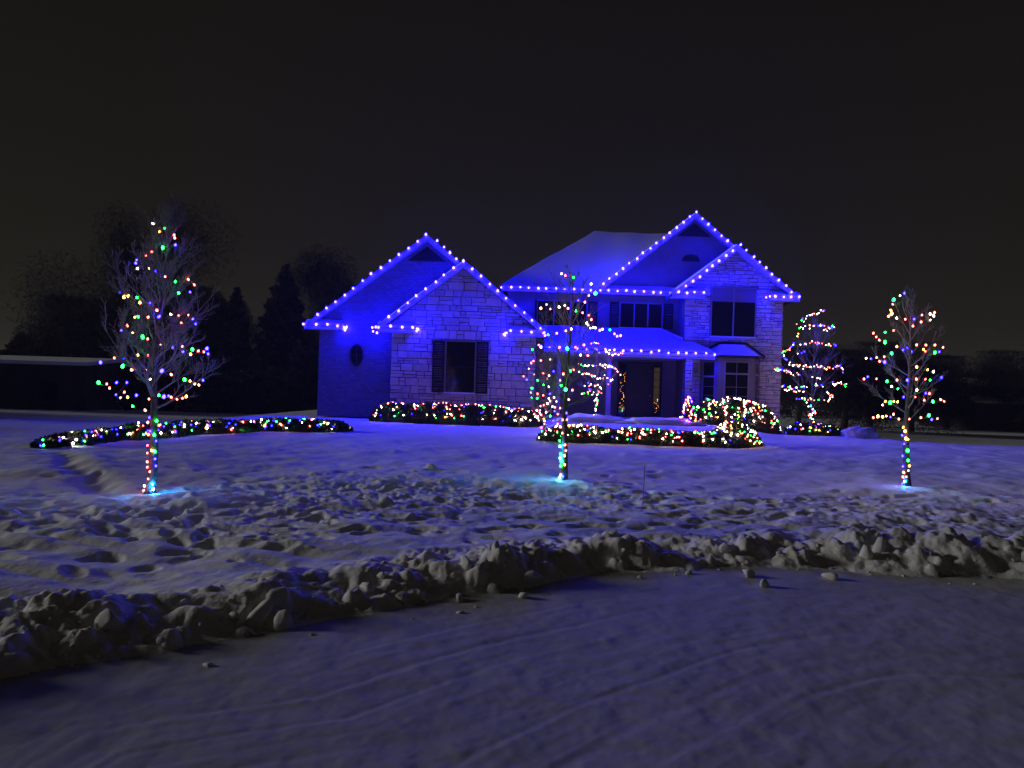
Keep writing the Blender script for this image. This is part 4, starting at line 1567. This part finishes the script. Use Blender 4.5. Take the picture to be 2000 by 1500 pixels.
# ------------------------------------------------------------------ background
def far_tree(label, px, ptop, Y, halfw, seed, kind_):
    b = at(px, 760, Y)
    top_ = at(px, ptop, Y)
    h = top_.z + .75
    if kind_ == 'spruce':
        t = cone_shrub(label, (b.x, Y, -.75), h, halfw, 16000, .32, seed, 'tree', 'spruce_tree', 'far_leaf', 9)
    else:
        t = thing('broadleaf_tree', label, 'tree', (b.x, Y, -.75))
        rg = random.Random(seed)
        cl = [(rg.gauss(0, .4) * halfw, rg.gauss(0, .4) * halfw, h * rg.uniform(.35, .9), halfw * rg.uniform(.3, .55)) for _ in range(12)]
        cl.append((0, 0, h * .86, halfw * .38))
        def smp(g):
            c_ = cl[g.randint(len(cl))]
            d = g.normal(size=3)
            d /= np.linalg.norm(d)
            q = c_[3] * (g.rand() ** .55) * 1.25
            return (c_[0] + d[0] * q, c_[1] + d[1] * q, min(c_[2] + d[2] * q * 1.25, h * 1.02))
        Vv, Fq = leaves(26000, smp, .26, seed, .08)
        np_obj('crown', Vv, Fq, 'far_leaf', t, False)['kind'] = 'stuff'
        m_ = MB()
        m_.tube([(0, 0, -.2), (.1, 0, h * .4), (0, .1, h * .9)], [.35, .22, .03], 7)
        for c_ in cl[:8]:
            m_.tube([(.1, 0, h * .3), (c_[0] * .6, c_[1] * .6, c_[2] * .8), (c_[0], c_[1], c_[2])], [.14, .08, .02], 5)
        m_.build('trunk', 'bark', t, True)
    t['group'] = 'dark trees behind the house'
    return t


far_tree('tallest dark tree behind the left lawn tree', 335, 395, 64, 5.0, 201, 'b')
far_tree('broad dark tree left of the tallest one', 225, 470, 62, 5.0, 202, 'b')
far_tree('lower dark tree at the left end of the row', 130, 590, 60, 4.5, 203, 'b')
far_tree('dark rounded tree right of the left lawn tree', 405, 570, 58, 2.6, 204, 'b')
far_tree('narrow dark evergreen between the left lawn tree and the pointed spruce', 456, 562, 56, 1.7, 205, 'spruce')
far_tree('pointed dark spruce left of the garage', 551, 515, 56, 3.4, 206, 'spruce')
far_tree('dark tree rising behind the left end of the garage roof', 648, 490, 66, 4.2, 207, 'b')
far_tree('short dark evergreen at the left corner of the garage', 600, 640, 50, 2.4, 208, 'spruce')
far_tree('dark evergreen at the left edge of the row', 40, 650, 58, 3.4, 209, 'spruce')
far_tree('dark tree beyond the right corner of the house', 1650, 690, 62, 4.5, 210, 'b')
far_tree('low dark tree beyond the right lawn tree', 1780, 710, 66, 5.0, 211, 'b')

for i, (px, top, lab) in enumerate(((1560, 690, 'dark tree far behind the right corner of the house'), (1700, 675, 'dark tree far behind the ringed tree'), (1850, 700, 'dark tree far to the right of the right lawn tree'), (1960, 690, 'dark tree at the far right edge'))):
    far_tree(lab, px, top, 80, 4.5, 230 + i, 'b')
for i, (px, w, lab) in enumerate(((250, 4.0, 'dark shrub clump left of the left lawn tree trunk'), (370, 4.0, 'dark shrub clump right of the left lawn tree trunk'), (490, 4.0, 'dark shrub clump below the pointed spruce'), (590, 3.0, 'dark shrub clump beside the garage wall'))):
    b = at(px, 760, 49)
    t = thing('shrub_clump', lab, 'shrub', (b.x, 49, -.75), 'dark shrubs behind the drive hedge')
    def smp(g, w=w):
        a, q = g.uniform(0, 6.283), math.sqrt(g.rand())
        z = 3.3 * (1 - .6 * q * q) * g.rand() ** .7
        return (w * q * math.cos(a), 1.3 * q * math.sin(a), z)
    Vv, Fq = leaves(7000, smp, .2, 250 + i, .3)
    np_obj('foliage', Vv, Fq, 'far_leaf', t, False)['kind'] = 'stuff'

for i, (x, y, h, lab) in enumerate(((-36, 31, 9.5, 'second nearest spruce added for shade beyond the left edge of the picture'), (-40, 26.5, 9.5, 'nearest spruce standing beyond the left edge of the picture'), (-38, 36, 10, 'third nearest spruce added for shade beyond the left edge of the picture'), (-43, 41, 11, 'farthest and tallest spruce added for shade beyond the left edge of the picture'))):
    t = cone_shrub(lab, (x, y, -.75), h, 3.2, 7000, .4, 300 + i, 'tree', 'spruce_tree', 'far_leaf', 9)  # unseen trees added to shade the ground behind the drive hedge
    t['group'] = 'spruces added out of view to shade the yard'

# far wood closing the horizon
rg = np.random.RandomState(5)
def wood(g):
    x = g.uniform(-150, 150)
    h = 6.0 + 2.5 * float(vnoise(np.array(x * .09), np.array(1.0))) + 1.2 * float(vnoise(np.array(x * .4), np.array(4.0)))
    return (x, 118 + g.uniform(-4, 4), -.7 + h * g.rand() ** .8)
Vv, Fq = leaves(40000, wood, .7, 5, .3)
tag(np_obj('far_wood', Vv, Fq, 'far_leaf', None, False), 'low dark wood along the horizon', 'wood', kind='stuff')


def neighbour(label, px0, px1, pe, pr_, Y, depth):
    a, b = at(px0, pe, Y), at(px1, pe, Y)
    rz = at((px0 + px1) / 2, pr_, Y + depth / 2).z
    ez = (a.z + b.z) / 2
    t = thing('neighbour_house', label, 'house', ((a.x + b.x) / 2, Y, -.75))
    o0 = Vector(t.location)
    w = MB()
    w.box(a.x + .4 - o0.x, b.x - .4 - o0.x, .5, depth - .5, 0, ez + .75 - .1)
    w.build('wall', 'dark_wall', t)
    r2 = MB()
    x0_, x1_, e_, k = a.x - o0.x, b.x - o0.x, ez + .75, rz + .75
    r2.prism([(x0_, 0, e_), (x0_, depth / 2, k), (x0_, depth, e_), (x0_, depth, e_ - .2), (x0_, depth / 2, k - .22), (x0_, 0, e_ - .2)], (x1_ - x0_, 0, 0))
    ro = r2.build('roof', 'snow_roof', t)
    for i in range(3):
        xx = x0_ + (x1_ - x0_) * (.2 + .3 * i)
        wd = MB()
        wd.box(xx - .5, xx + .5, .46, .498, 1.0, 2.2)
        wd.build('window', 'glass', t)
    return t


neighbour('low dark outbuilding with a snowy roof edge at the far left', -260, 172, 701, 692, 44, 7)
neighbour('dark neighbouring house with a pale snowy roof at the far right', 1905, 2350, 790, 745, 78, 12)


# ------------------------------------------------------------------ haze volume added for the glow around the lights
m = MB()
m.box(-410, 410, -70, 610, -1.8, 21.0)
hz = m.build('haze', 'snow')
hz.data.materials.clear()
hm = bpy.data.materials.new('haze_air')
hm.use_nodes = True
ht = hm.node_tree
ht.nodes.clear()
pv = ht.nodes.new('ShaderNodeVolumePrincipled')
pv.inputs['Color'].default_value = (0.9, 0.9, 0.92, 1)
pv.inputs['Density'].default_value = HAZE
pv.inputs['Anisotropy'].default_value = 0.0
ho = ht.nodes.new('ShaderNodeOutputMaterial')
ht.links.new(pv.outputs[0], ho.inputs['Volume'])
hz.data.materials.append(hm)
tag(hz, 'thin haze added for the glow around the lights', kind='stuff')
